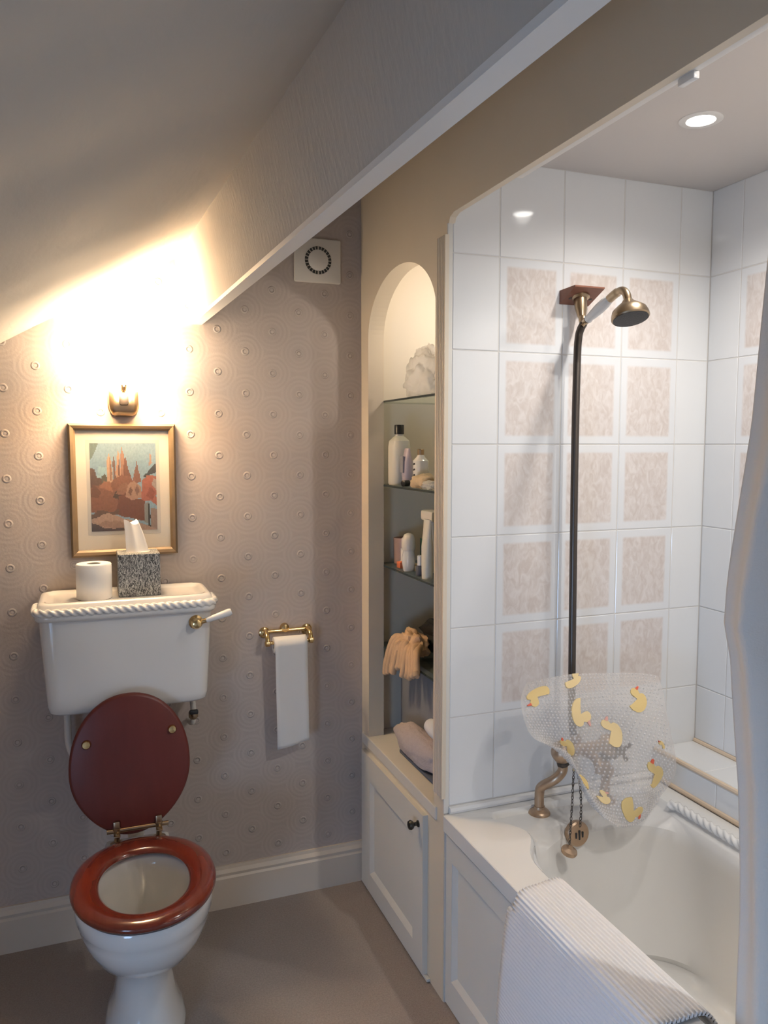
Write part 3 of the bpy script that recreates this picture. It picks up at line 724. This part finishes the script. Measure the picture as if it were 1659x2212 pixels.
for j in range(GY):
    for i in range(GX):
        u, v = (i + .5) / GX, (j + .5) / GY
        uu = u + .012 * noise.noise(Vector((u * 14, v * 9, 0))); vq = v + .012 * noise.noise(Vector((u * 9, v * 14, 5)))
        c = rgb('7f9db0')
        for poly, h in ART:
            if inpoly(uu, vq, poly): c = rgb(h)
        k = .86 * (1 + .16 * noise.noise(Vector((u * 40, v * 30, 2))) + ra.uniform(-.05, .05)); cols.append(tuple(min(1, x * k) for x in c))
for p in pr_.data.polygons:
    c = cols[p.index]
    for li in p.loop_indices: ca.data[li].color = (*c, 1)
B().box(px0 + .019, px1 - .019, D - .0115, D - .0105, pz0 + .019, pz1 - .019).build('glazing', 'picglass', pc, smooth=False)

# ================================================================== VENT
vt = thing('extractor_vent', 'square white extractor vent with dark ring grille on wallpapered wall', 'vent', (.747, D, 2.19))
vx, vz = .747, 2.186
B().box(vx - .080, vx + .080, D - .016, D - .0005, vz - .072, vz + .072, .005).build('cover', 'plastic', vt)
B().lathe((vx, D - .0165, vz), (0, -1, 0), [(.034, 0), (.034, .0015), (.0455, .0015), (.0455, 0)], 48, False, False).build('recess', 'vent_dark', vt)
B().lathe((vx, D - .016, vz), (0, -1, 0), [(.0345, 0), (.0345, .004), (.031, .006), (.002, .0065)], 40).build('centre_disc', 'plastic', vt)
for k in range(24):
    a = 2 * PI * k / 24; c, s_ = math.cos(a), math.sin(a)
    wdt = .0022 if k % 12 == 6 else .0011
    pts = []
    for y in (D - .0175, D - .0205):
        for r, sg in ((.034, -1), (.046, -1), (.046, 1), (.034, 1)): pts.append((vx + r * c - sg * wdt * s_, y, vz + r * s_ + sg * wdt * c))
    B().add(pts, [[0, 1, 2, 3], [4, 5, 6, 7], [0, 1, 5, 4], [1, 2, 6, 5], [2, 3, 7, 6], [3, 0, 4, 7]]).build('vane', 'cardboard', vt, smooth=False)
# ================================================================== TOILET PAPER HOLDER
hd = thing('paper_holder', 'polished brass toilet paper holder screwed to the wallpapered wall', 'paper holder', (.628, D, .94))
B().tube([(.556, D - .012, .945), (.700, D - .012, .945)], .0065, 12).build('crossbar', 'brass_b', hd)
B().lathe((.622, D, .952), (0, -1, 0), [(.016, 0), (.016, .005), (.012, .012), (.013, .018), (.003, .021)], 20).build('boss', 'brass_b', hd)
for x in (.552, .700):
    b = B(); b.lathe((x, D, .94), (0, -1, 0), [(.019, 0), (.019, .004), (.013, .008)], 20)
    b.tube(smoothpath([(x, D - .006, .945), (x, D - .03, .948), (x, D - .052, .935), (x, D - .060, .918)], 5), [.008] * 15 + [.009], 12)
    b.lathe((x - .010, D - .058, .916), (1, 0, 0), [(.006, 0), (.0115, .004), (.0115, .016), (.006, .020)], 16)
    b.build('arm', 'brass_b', hd)
B().tube([(.555, D - .058, .916), (.698, D - .058, .916)], .006, 12).build('spindle', 'brass_b', hd)
rl = thing('hanging_toilet_roll', 'white toilet roll with a long hanging sheet on the brass holder', 'toilet roll', (.625, D - .058, .90))
B().lathe((.571, D - .058, .908), (1, 0, 0), [(.0125, 0), (.026, 0), (.0275, .002), (.0275, .108), (.026, .110), (.0125, .110), (.0125, 0)], 36, False, False).build('paper_roll', 'paper', rl)
rows = []
for i in range(40):
    if i < 12:
        a = PI / 2 + (PI / 2) * i / 11; yy, zz = D - .058 + .0285 * math.cos(a), .908 + .0285 * math.sin(a)
    else:
        t = (i - 11) / 28; yy, zz = D - .0865 + .002 * math.sin(t * 5) + .012 * t, .908 - .345 * t
    tw = max(0, (i - 11) / 28)
    rows.append([(x + .006 * tw, yy + .003 * math.sin(x * 60 + zz * 10) * tw, zz + (.010 * tw * (x - .626) / .055)) for x in [.571 + .110 * k / 8 for k in range(9)]])
sh = B().loft(rows, False).build('hanging_sheet', 'paper', rl, angle=80)
s_ = sh.modifiers.new('t', 'SOLIDIFY'); s_.thickness = .0008

# ================================================================== DOWNLIGHTS
def downlight(x, y, label, energy, cone, blend):
    d = thing('downlight', label, 'downlight', (x, y, ZA))
    B().lathe((x, y, ZA), (0, 0, -1), [(.030, -.004), (.033, .003), (.045, .004), (.049, .0015), (.049, 0)], 40, False, False).build('bezel', 'white_paint', d)
    B().lathe((x, y, ZA - .0005), (0, 0, -1), [(.0305, 0), (.0305, .0015), (.020, .003), (.003, .0035)], 32).build('lamp_face', 'bulb', d)
    lamp('downlight_lamp', 'SPOT', (x, y, ZA - .012), energy, (1.0, .96, .91), (0, 0, 0), spot_size=math.radians(cone), spot_blend=blend, shadow_soft_size=.022)
downlight(1.358, 1.509, 'round recessed downlight glowing in the ceiling over the bathtub', 20, 152, .95)
downlight(1.23, .48, 'round recessed downlight at the curtain end of the bath alcove', 42, 172, .35)
nl = lamp('niche_lamp', 'POINT', (1.24, 2.25, 2.02), 3.8, (1.0, .88, .74), shadow_soft_size=.02)
nb = thing('niche_bulb', 'small glowing pendant lamp hanging inside the top of the niche', 'lamp', (1.24, 2.25, 2.38))
B().lathe((1.24, 2.25, 2.38), (0, 0, -1), [(.030, 0), (.030, .008), (.012, .020), (.004, .024), (.004, .235), (.016, .24), (.018, .27)], 24).build('holder', 'plastic', nb)
B().lathe((1.24, 2.25, 2.11), (0, 0, -1), [(.012, 0), (.022, .018), (.025, .034), (.021, .050), (.008, .058)], 24).build('bulb', 'bulb', nb)

# ================================================================== SHOWER
br = thing('shower_bracket', 'wedge shaped wooden bracket on the tiles holding the shower', 'bracket', (1.29, YE, 1.98))
pts = [(1.243, YE - .006, 2.0), (1.243, YE - .006, 1.963), (1.243, 1.83, 2.002), (1.338, YE - .006, 2.0), (1.338, YE - .006, 1.963), (1.338, 1.83, 2.002),
       (1.243, 1.83, 1.998), (1.338, 1.83, 1.998)]
B().add(pts, [[0, 1, 6, 2], [3, 5, 7, 4], [0, 2, 5, 3], [1, 4, 7, 6], [2, 6, 7, 5], [0, 3, 4, 1]]).build('block', 'wood', br, smooth=False)
b = B(); b.lathe((1.288, 1.872, 1.980), (-.10, -.30, -.95), [(.026, 0), (.026, .003), (.018, .007), (.0165, .035), (.011, .058), (.008, .066)], 24); b.build('socket', 'brass', br)
for dx in (-.03, .035):
    B().lathe((1.29 + dx, 1.878, 1.978), (0, -.4, -.9), [(.005, 0), (.005, .003), (.001, .004)], 10).build('screw', 'bronze', br)
hs = thing('shower_handset', 'brass shower handset with white handle and bronze hose', 'shower', (1.27, 1.80, 1.9))
b = B(); b.lathe((1.279, 1.845, 1.922), (-.1, -.35, -.93), [(.010, 0), (.012, .008), (.010, .022), (.008, .03)], 16)
b.tube([(1.276, 1.835, 1.905), (1.272, 1.812, 1.909)], [.009, .010], 14); b.tube([(1.262, 1.822, 1.893), (1.282, 1.815, 1.918)], .005, 10)
b.build('clamp', 'brass', hs)
B().lathe((1.272, 1.812, 1.909), Vector((1.263, 1.70, 1.948)) - Vector((1.272, 1.812, 1.909)), [(.009, 0), (.0115, .004), (.0105, .012), (.0125, .03), (.0145, .06), (.0140, .09), (.011, .112), (.010, .116)], 22).build('handle', 'ceramic', hs)
B().tube(smoothpath([(1.264, 1.707, 1.946), (1.263, 1.68, 1.955), (1.262, 1.655, 1.957), (1.260, 1.636, 1.945), (1.2595, 1.628, 1.926)], 6), [.0115] * 8 + [.010] * 17, 16).build('elbow', 'brass', hs)
hd_ax = Vector((-.03, -.30, -.95))
hh = B().lathe((1.2595, 1.630, 1.930), hd_ax, [(.011, 0), (.017, .008), (.030, .018), (.041, .028), (.0455, .040), (.0462, .048), (.044, .051)], 36, True, True).build('head', 'brass', hs)
B().lathe(Vector((1.2595, 1.630, 1.930)) + hd_ax.normalized() * .0508, hd_ax, [(.0425, 0), (.0425, .0012), (.03, .0022), (.002, .0024)], 36).build('spray_face', 'rose', hh)
B().tube(smoothpath([(1.276, 1.835, 1.903), (1.264, 1.832, 1.885), (1.257, 1.830, 1.862), (1.254, 1.83, 1.80), (1.253, 1.83, 1.526), (1.258, 1.83, .959), (1.262, 1.83, .80), (1.264, 1.815, .745)], 10), .0105, 14).build('hose', 'bronze', hs)

# ================================================================== MIXER TAP
mx = thing('bath_mixer', 'aged brass bath mixer tap on two curved legs at the bath end', 'tap', (1.27, 1.80, ZR))
B().tube([(1.207, 1.795, .730), (1.36, 1.795, .730)], .017, 18).build('body', 'brass_d', mx)
for x, dx in ((1.207, -1), (1.36, 1)):
    b = B(); b.lathe((x, 1.795, .730), (dx, 0, 0), [(.017, -.028), (.028, -.015), (.032, 0), (.028, .015), (.015, .026), (.004, .029)], 22); b.build('valve_ball', 'brass_d', mx)
    b = B(); b.lathe((x - dx * .004, 1.797, .705), (-dx * .25, .1, -1), [(.016, 0), (.018, .004), (.018, .012), (.014, .016)], 8); b.build('nut', 'bronze', mx)
    fx = 1.170 if dx < 0 else 1.392
    lgp = smoothpath([(x - dx * .004, 1.797, .705), (x - dx * .006, 1.80, .674), (x + dx * .014, 1.806, .650), (fx - dx * .002, 1.835, .622), (fx, 1.846, .60), (fx, 1.846, ZR - .010)], 6)
    B().tube(lgp, [.0135] * len(lgp), 16).build('leg', 'brass_d', mx)
    B().lathe((fx, 1.846, ZR - .0165), (0, 0, 1), [(.031, 0), (.031, .004), (.026, .010), (.016, .015), (.015, .022)], 24).build('flange', 'brass_d', mx)
    hb = B(); hx, hy, hz = x + dx * .02, 1.765, .728
    hb.lathe((x + dx * .006, 1.780, .724), (dx * .2, -1, .1), [(.010, 0), (.008, .022), (.012, .026), (.012, .034), (.004, .037)], 14)
    for a in range(4):
        t = a * PI / 2 + .5
        hb.tube([(x + dx * .012, 1.750, .727), (x + dx * .012 + .032 * math.cos(t), 1.748, .727 + .032 * math.sin(t))], [.005, .0065], 8)
    if dx > 0: hb.build('handle', 'bronze', mx)
B().tube(smoothpath([(1.277, 1.79, .722), (1.277, 1.76, .726), (1.277, 1.735, .722), (1.277, 1.722, .706), (1.277, 1.72, .690)], 6), .013, 14).build('spout', 'brass_d', mx)
b = B(); b.tube([(1.264, 1.806, .73), (1.264, 1.815, .765)], .014, 14); b.build('riser_union', 'brass_d', mx)
# plug on its chain, overflow rose
def chain(pts, r):
    b = B(); p = smoothpath(pts, 30); L = 0; nxt = 0; k = 0
    for i in range(1, len(p)):
        L += (p[i] - p[i - 1]).length
        if L >= nxt:
            nxt += r * 2.6; d = (p[i] - p[i - 1]).normalized(); u = d.cross(Vector((0, 1, 0)) if k % 2 else Vector((1, 0, .1))).normalized(); k += 1
            ring = [p[i] + d * (r * 1.7 * math.cos(a)) + u * (r * math.sin(a)) for a in [2 * PI * q / 8 for q in range(9)]]
            b.tube(ring, r * .32, 5, False)
    return b
pg = thing('bath_plug', 'brass bath plug hanging on a looped chain from the mixer', 'bath plug', (1.17, 1.70, .52))
chain([(1.224, 1.762, .700), (1.199, 1.730, .62), (1.170, 1.695, .545), (1.164, 1.688, .528)], .0034).build('chain', 'bronze', pg)
chain([(1.228, 1.762, .695), (1.232, 1.745, .66), (1.224, 1.725, .60), (1.220, 1.722, .552)], .0034).build('chain', 'bronze', pg)
B().lathe((1.232, 1.742, .664), (0, 0, 1), [(.002, -.006), (.006, 0), (.002, .006)], 10).build('bead', 'brass_b', pg)
B().lathe((1.163, 1.687, .508), (.15, -.25, 1), [(.014, -.009), (.020, -.006), (.022, 0), (.020, .005), (.006, .009), (.004, .018)], 22).build('plug', 'brass_d', pg)
ov = thing('overflow_rose', 'round aged brass overflow rose inside the bath end', 'overflow', (1.205, 1.72, .54))
oc = Vector((1.222, 1.736, .522)); oa = Vector((0, -1, .12))
B().lathe(oc, oa, [(.034, -.01), (.034, .004), (.030, .008), (.016, .009), (.004, .009)], 30).build('rose', 'brass_d', ov)
for dx_, hh_ in ((-.010, .008), (0, .013), (.010, .008)):
    B().box(oc.x + dx_ - .0026, oc.x + dx_ + .0026, oc.y - .0112, oc.y - .007, oc.z - hh_, oc.z + hh_, .001).build('slot', 'dark', ov)

# ================================================================== PVC DUCK MAT
G = [[(1.068, 1.775, .953), (1.215, 1.775, .955), (1.364, 1.775, .942), (1.515, 1.775, .929)],
     [(1.025, 1.715, .902), (1.168, 1.715, .878), (1.321, 1.715, .866), (1.489, 1.715, .832)],
     [(1.043, 1.695, .831), (1.169, 1.695, .794), (1.331, 1.695, .775), (1.506, 1.695, .705)],
     [(1.159, 1.685, .774), (1.212, 1.685, .691), (1.357, 1.685, .659), (1.500, 1.685, .637)],
     [(1.205, 1.665, .671), (1.250, 1.665, .592), (1.345, 1.665, .553), (1.459, 1.665, .599)]]
def cr1(p, t):
    k = len(p) - 1; x = min(max(t, 0), .99999) * k; i = int(x); f = x - i
    p0 = p[i - 1] if i else p[0] * 2 - p[1]; p3 = p[i + 2] if i + 2 <= k else p[k] * 2 - p[k - 1]; p1, p2 = p[i], p[i + 1]
    return .5 * ((2 * p1) + (p2 - p0) * f + (2 * p0 - 5 * p1 + 4 * p2 - p3) * f * f + (3 * p1 - p0 - 3 * p2 + p3) * f ** 3)
GV = [[Vector(q) for q in r] for r in G]
def MS(s, t):
    # rounded corners: pull the corners of the parameter square in
    a, c = 2 * s - 1, 2 * t - 1
    s2 = .5 + .5 * a * math.sqrt(max(0, 1 - .09 * c ** 6)); t2 = .5 + .5 * c * math.sqrt(max(0, 1 - .09 * a ** 6))
    p = cr1([cr1(r, s2) for r in GV], t2)
    fold = .016 * math.sin(s2 * 7 + t2 * 4.5) + .008 * math.sin(s2 * 13 - t2 * 9)
    return p + Vector((.2, -1, .1)) * (fold * (.4 + .6 * t2) - .0)
def MN(s, t):
    e = .01; a = MS(s + e, t) - MS(s - e, t); c = MS(s, t + e) - MS(s, t - e); nn = a.cross(c).normalized()
    return nn if nn.y < 0 else -nn
dm = thing('duck_bath_mat', 'clear bubbled rubber bath mat printed with yellow ducks draped over the mixer', 'bath mat', (1.27, 1.70, .56))
nu, nv = 48, 56
b = B(); b.loft([[MS(i / nu, j / nv) for i in range(nu + 1)] for j in range(nv + 1)], False)
b.build('sheet', 'pvc', dm, angle=80)
bb = B(); oct_v = None
for j in range(44):
    for i in range(38):
        s, t = (i + .5 + (.5 if j % 2 else 0)) / 38.5, (j + .5) / 44
        if not (0.02 < s < .98): continue
        p = MS(s, t); nn = MN(s, t); u = nn.cross(Vector((0, 0, 1))).normalized(); v_ = nn.cross(u)
        r0, h0 = .0036, .0022
        vs = [p + u * (r0 * math.cos(a)) + v_ * (r0 * math.sin(a)) for a in [2 * PI * k / 7 for k in range(7)]] + [p + nn * (h0 * .8) + (u * math.cos(a) + v_ * math.sin(a)) * (r0 * .55) for a in [2 * PI * k / 7 for k in range(7)]] + [p + nn * h0]
        bb.add(vs, [[k, (k + 1) % 7, 7 + (k + 1) % 7, 7 + k] for k in range(7)] + [[7 + k, 7 + (k + 1) % 7, 14] for k in range(7)])
bo_ = bb.build('bubbles', 'pvc_b', dm, angle=80); bo_['kind'] = 'stuff'
duck = [(-.95, .05), (-.80, -.30), (-.35, -.52), (.25, -.50), (.62, -.25), (.66, .05), (.50, .22), (.62, .45), (.55, .75), (.30, .88), (.05, .75), (.0, .45), (.10, .22), (-.25, .12), (-.60, .22), (-.85, .38)]
beak = [(.58, .66), (.85, .58), (.88, .48), (.60, .46)]
def printed(name, outline, c, ang, size, m, parent, lift):
    ca_, sa_ = math.cos(ang), math.sin(ang); s0, t0 = c
    o_ = [Vector((x, y, 0)) for x, y in outline]; o_ = smoothpath([tuple(p) for p in o_] + [tuple(o_[0])], 4)[:-1]
    P0 = MS(s0, t0); du = (MS(s0 + .02, t0) - MS(s0 - .02, t0)).length / .04; dv = (MS(s0, t0 + .02) - MS(s0, t0 - .02)).length / .04
    def mp(x, y, l):
        X, Y = (x * ca_ - y * sa_) * size, (x * sa_ + y * ca_) * size
        s, t = s0 + X / du, t0 - Y / dv; s, t = min(max(s, .0), 1), min(max(t, .0), 1)
        return MS(s, t) + MN(s, t) * l
    k = len(o_); cen = Vector((sum(p.x for p in o_) / k, sum(p.y for p in o_) / k, 0))
    rings = [[mp(cen.x + (p.x - cen.x) * q, cen.y + (p.y - cen.y) * q, l) for p in o_] for q, l in ((1, -.0005), (1, lift), (.66, lift), (.33, lift), (.04, lift))]
    return B().loft(rings, True, False, True).build(name, m, parent, smooth=False)
for (c, ang, size, dk) in [((.09, .13), 3.6, .040, 0), ((.42, .29), -1.3, .044, 1), ((.36, .05), .5, .034, 1), ((.82, .19), .9, .042, 0), ((.63, .43), 1.2, .044, 1), ((.33, .52), 1.6, .028, 0), ((.86, .67), 1.3, .042, 0), ((.30, .76), 1.1, .034, 0), ((.62, .90), -1.1, .042, 0), ((.90, .43), 2.0, .013, 0), ((.44, .84), .3, .026, 1)]:
    d = printed('duck_print', duck, c, ang, size, 'duck2' if dk else 'duck', dm, .0031)
    printed('beak_print', beak, c, ang, size, 'beak' if not dk else 'beak2', d, .0036)

# ================================================================== CURTAIN AND RAIL
ra_ = thing('curtain_rail', 'slim white curtain rail fixed behind the bath opening header', 'curtain rail', (.975, 1.0, 2.19))
B().box(XP + HT + .001, XP + HT + .019, YN + .002, 1.60, 2.172, 2.190, .003).build('track', 'white_paint', ra_)
B().box(XP + HT + .006, XP + HT + .018, 1.05, 1.088, 2.160, 2.172, .002).build('glider', 'ceramic', ra_)
def cur(z):
    # leading edge of the curtain, metres along the bath, by height
    K = [(2.17, .86), (1.9, .915), (1.72, .945), (1.40, .995), (1.27, 1.013), (1.23, 1.0), (1.0, .992), (.75, 1.0), (.58, 1.012), (.40, 1.02)]
    for (za, ya), (zb, yb) in zip(K, K[1:]):
        if zb <= z <= za: return ya + (yb - ya) * (za - z) / (za - zb)
    return K[-1][1]
rows = []
for j in range(60):
    z = 2.168 - (2.168 - .36) * j / 59; r = []
    xc = .985 - .04 * max(0, min(1, (z - 1.6) / .5)) + .07 * max(0, min(1, (1.35 - z) / .8)); ye = cur(z)
    for k in range(121):
        q = k / 120; yy = ye - q * (.42 + .10 * (2.168 - z) / 1.8)
        am = .010 + .016 * min(1, (2.168 - z) / .9)
        xx = xc + am * math.sin(q * 2 * PI * 4.5 + 1.2 + .4 * math.sin(z * 2)) * min(1, q * 5 + .1) + .006 * noise.noise(Vector((q * 6, z * 3, 1)))
        r.append((xx, yy, z))
    rows.append(r)
cu = B().loft(rows, False).build('shower_curtain', 'curtain', origin=(1.0, .8, .36), angle=80)
cu.modifiers.new('t', 'SOLIDIFY').thickness = .0012
tag(cu, 'off white shower curtain drawn back at the near end of the bath', 'curtain')

# ================================================================== NICHE SHELVES AND CONTENTS
SZ = [1.724, 1.438, 1.160, .872]
sl = ['top glass shelf of the niche under the white bag', 'second glass shelf down holding the tall white bottle', 'third glass shelf down holding small toiletries', 'lowest glass shelf with tan gloves over its edge']
for z, l in zip(SZ, sl):
    s_ = thing('glass_shelf', l, 'shelf', (1.15, 2.27, z - .006), 'glass shelves in the niche')
    B().box(XP + T + .001, 1.32, 1.957, D - .014, z - .006, z).build('panel', 'glass', s_, smooth=False)
    B().box(XP + T - .0006, XP + T + .0012, 1.957, D - .014, z - .0062, z + .0002).build('front_edge', 'glass_edge', s_, smooth=False)
def one(b, name, m, label, cat, origin, group=None, **kw): return tag(b.build(name, m, origin=origin, **kw), label, cat, group)
z = SZ[0]
b = lump((1.012, 2.285, z + .058), (.044, .14, .088), 3.1, .34, 3.4, 5)
one(b, 'plastic_bag', 'bagwhite', 'crumpled white bag lying on the top niche shelf', 'bag', (1.012, 2.285, z + .001), angle=60)
# tall bottle
z = SZ[1]
bt = thing('bottle', 'tall cream plastic bottle with black cap on the second shelf', 'bottle', (1.0, 2.485, z))
b = B(); b.loft([sring(1.0, 2.487, hx * 1.0, hy, zz, 32, 3) for hx, hy, zz in ((.030, .034, z + .0005), (.034, .038, z + .006), (.034, .038, z + .13), (.031, .035, z + .15), (.018, .02, z + .163), (.013, .013, z + .166), (.013, .013, z + .174))], True, True, True)
b.build('body', 'bottle', bt); B().lathe((1.0, 2.487, z + .172), (0, 0, 1), [(.0165, 0), (.0165, .030), (.015, .032)], 24).build('cap', 'black_cap', bt)
tb2 = thing('toiletry_tube', 'lilac striped tube standing right of the tall bottle', 'tube', (1.0, 2.41, z))
b = B(); b.loft([sring(1.0, 2.415, hx, hy, zz, 24, 2.2) for hx, hy, zz in ((.016, .017, z + .0005), (.017, .018, z + .03), (.018, .019, z + .03), (.017, .020, z + .08), (.004, .022, z + .125))], True, True, True); b.build('body', 'lilac', tb2)
b = B(); b.box(.9795, .983, 2.404, 2.426, z + .045, z + .10); b.build('label_print', 'grey_label', tb2, smooth=False)
sb = thing('small_bottle', 'small white bottle with dark stripes behind the tan soap', 'bottle', (1.02, 2.345, z))
b = B(); b.loft([sring(1.02, 2.35, h, h * 1.1, zz, 24, 3) for h, zz in ((.021, z + .0005), (.023, z + .004), (.023, z + .085), (.012, z + .098), (.010, z + .104))], True, True, True); b.build('body', 'ceramic', sb)
for k in range(3): B().lathe((1.02, 2.35, z + .03 + .018 * k), (.25, .15, 1), [(.0236, 0), (.0257, .001), (.0257, .006), (.0236, .007)], 24).build('stripe', 'black_cap', sb)
B().lathe((1.02, 2.35, z + .103), (0, 0, 1), [(.011, 0), (.011, .018), (.009, .02)], 20).build('cap', 'brass', sb)
one(B().lathe((.985, 2.392, z + .0105), (-1, -.4, 0), [(.010, -.012), (.0105, .012), (.008, .013)], 18), 'cosmetic_pot', 'black_cap', 'little black pot lying in front of the striped bottle', 'pot', (.985, 2.392, z))
one(lump((1.0, 2.27, z + .019), (.035, .06, .028), 8.2, .3, 2), 'soap_bar', 'soap', 'tan bar of soap by the pilaster on the second shelf', 'soap', (1.0, 2.27, z))
one(lump((.985, 2.20, z + .011), (.018, .045, .016), 5.2, .4, 3), 'wrapper', 'bagwhite', 'small shiny wrapper lying beside the tan soap', 'wrapper', (.985, 2.2, z))
# third shelf
z = SZ[2]
gl = B().lathe((1.03, 2.53, z + .0005), (0, 0, 1), [(.026, 0), (.030, .004), (.032, .092), (.0305, .092), (.0285, .006), (.004, .005)], 28, True, False)
one(gl, 'tumbler', 'pinkglass', 'pinkish tumbler at the wall end of the third shelf', 'tumbler', (1.03, 2.53, z))
wv = thing('white_jar', 'slim white capped bottle behind the roll on bottle', 'bottle', (1.02, 2.46, z))
B().lathe((1.015, 2.462, z + .0005), (0, 0, 1), [(.017, 0), (.018, .003), (.018, .062), (.0165, .064)], 24).build('body', 'ceramic', wv)
B().lathe((1.015, 2.462, z + .065), (0, 0, 1), [(.0150, 0), (.0150, .032), (.012, .035)], 24).build('cap', 'plastic', wv)
ro = thing('roll_on_bottle', 'white rounded roll on bottle at the front of the third shelf', 'bottle', (.99, 2.36, z))
B().lathe((.985, 2.365, z + .0005), (0, 0, 1), [(.015, 0), (.018, .004), (.022, .03), (.0215, .05), (.0185, .066), (.0185, .07)], 28).build('body', 'ceramic', ro)
B().lathe((.985, 2.365, z + .071), (0, 0, 1), [(.0205, 0), (.0225, .01), (.0215, .035), (.016, .05), (.006, .056)], 28).build('cap', 'plastic', ro)
one(B().box(.978, 1.0, 2.425, 2.455, z + .0005, z + .022, .002), 'small_box', 'orange', 'tiny bright orange box on the third shelf', 'box', (.99, 2.44, z))
one(B().box(1.0, 1.03, 2.27, 2.40, z + .0005, z + .020, .003), 'flat_packet', 'soap', 'flat peach packet lying behind the roll on bottle', 'packet', (1.01, 2.33, z))
sy = thing('spray_bottle', 'tall white spray bottle with green label on the third shelf', 'bottle', (1.05, 2.33, z))
b = B(); b.loft([sring(1.05, 2.335, h, h * 1.25, zz, 24, 2.6) for h, zz in ((.026, z + .0005), (.028, z + .006), (.027, z + .09), (.016, z + .13), (.012, z + .17))], True, True, True); b.build('body', 'ceramic', sy)
B().box(1.02, 1.0215, 2.318, 2.352, z + .05, z + .11).build('label_print', 'green', sy, smooth=False)
b = B(); b.box(1.028, 1.075, 2.28, 2.372, z + .168, z + .202, .008); b.build('spray_head', 'plastic', sy)
B().lathe((1.045, 2.372, z + .190), (0, 1, 0), [(.008, 0), (.008, .012), (.005, .013)], 14).build('nozzle', 'pinkglass', sy)
dk = thing('dark_bottle', 'tiny dark bottle with white cap beside the white tube', 'bottle', (.985, 2.27, z))
B().lathe((.985, 2.272, z + .0005), (0, 0, 1), [(.012, 0), (.013, .003), (.013, .028), (.008, .034)], 20).build('body', 'slateblue', dk)
B().lathe((.985, 2.272, z + .034), (0, 0, 1), [(.0085, 0), (.0085, .03), (.006, .032)], 20).build('cap', 'ceramic', dk)
wt = B(); wt.loft([sring(.985, 2.215, hx, hy, zz, 24, 2.2) for hx, hy, zz in ((.016, .018, z + .0005), (.017, .019, z + .03), (.017, .022, z + .10), (.004, .026, z + .185))], True, True, True)
one(wt, 'cream_tube', 'bottle', 'tall cream tube by the pilaster on the third shelf', 'tube', (.985, 2.215, z))
# lowest shelf: gloves and dark cloth
z = SZ[3]
one(lump((1.125, 2.36, z + .045), (.06, .12, .062), 4.4, .55, 2.5), 'dark_cloth', 'black_cloth', 'bunched black cloth behind the tan gloves', 'cloth', (1.09, 2.32, z))
gv = thing('fabric_gloves', 'limp tan gloves drooping over the lowest shelf edge', 'gloves', (.98, 2.33, z))
b = lump((1.0, 2.37, z + .04), (.045, .075, .045), 2.2, .4, 2.4); b.build('cuff', 'glove', gv)
rg = random.Random(11)
for k in range(11):
    y0 = 2.455 - .026 * k + rg.uniform(-.008, .008); dz = (-.085 + .012 * k if k < 6 else -.05 + .012 * (k - 6)) + rg.uniform(-.015, .015)
    pts = [(.995, 2.38 - .012 * (k - 3), z + .050), (.962, (2.38 - .012 * (k - 3) + y0) / 2, z + .042 + rg.uniform(-.006, .01)), (.944, y0 + .004, z - .01 + dz * .25), (.941, y0 + .01, z + dz)]
    p = smoothpath(pts, 6); B().tube(p, [.013 - .003 * i / len(p) for i in range(len(p) - 1)] + [.004], 10).build('finger', 'glove', gv)
# niche floor
z = .553
one(B().box(1.03, 1.34, 1.99, 2.545, z + .0005, z + .285, .004), 'back_panel_block', 'greypanel', 'dark grey block standing in for the back panel of the niche', 'box', (1.18, 2.27, z))  # solid block added in place of the niche's grey back panel
ft = lump((.975, 2.255, z + .058), (.045, .165, .055), 6.3, .16, 1.5, 5)
one(ft, 'folded_flannel', 'flannel', 'pinkish towel bundled on the niche floor', 'towel', (.975, 2.255, z + .02), angle=180)
one(B().box(.950, 1.010, 2.08, 2.36, z + .0005, z + .014, .005), 'towel_underside_strip', 'slateblue', 'thin dark strip added for the underside of the pinkish towel', 'cloth', (.975, 2.2, z))  # strip added to draw the towel's dark underside, not a separate cloth
one(B().tube([(.985, 2.075, z + .145), (.985, 2.15, z + .150), (.985, 2.185, z + .148)], [.026, .028, .022], 18), 'rolled_flannel', 'cotton', 'small pale rolled cloth lying on the pinkish towel', 'cloth', (.985, 2.12, z + .12))
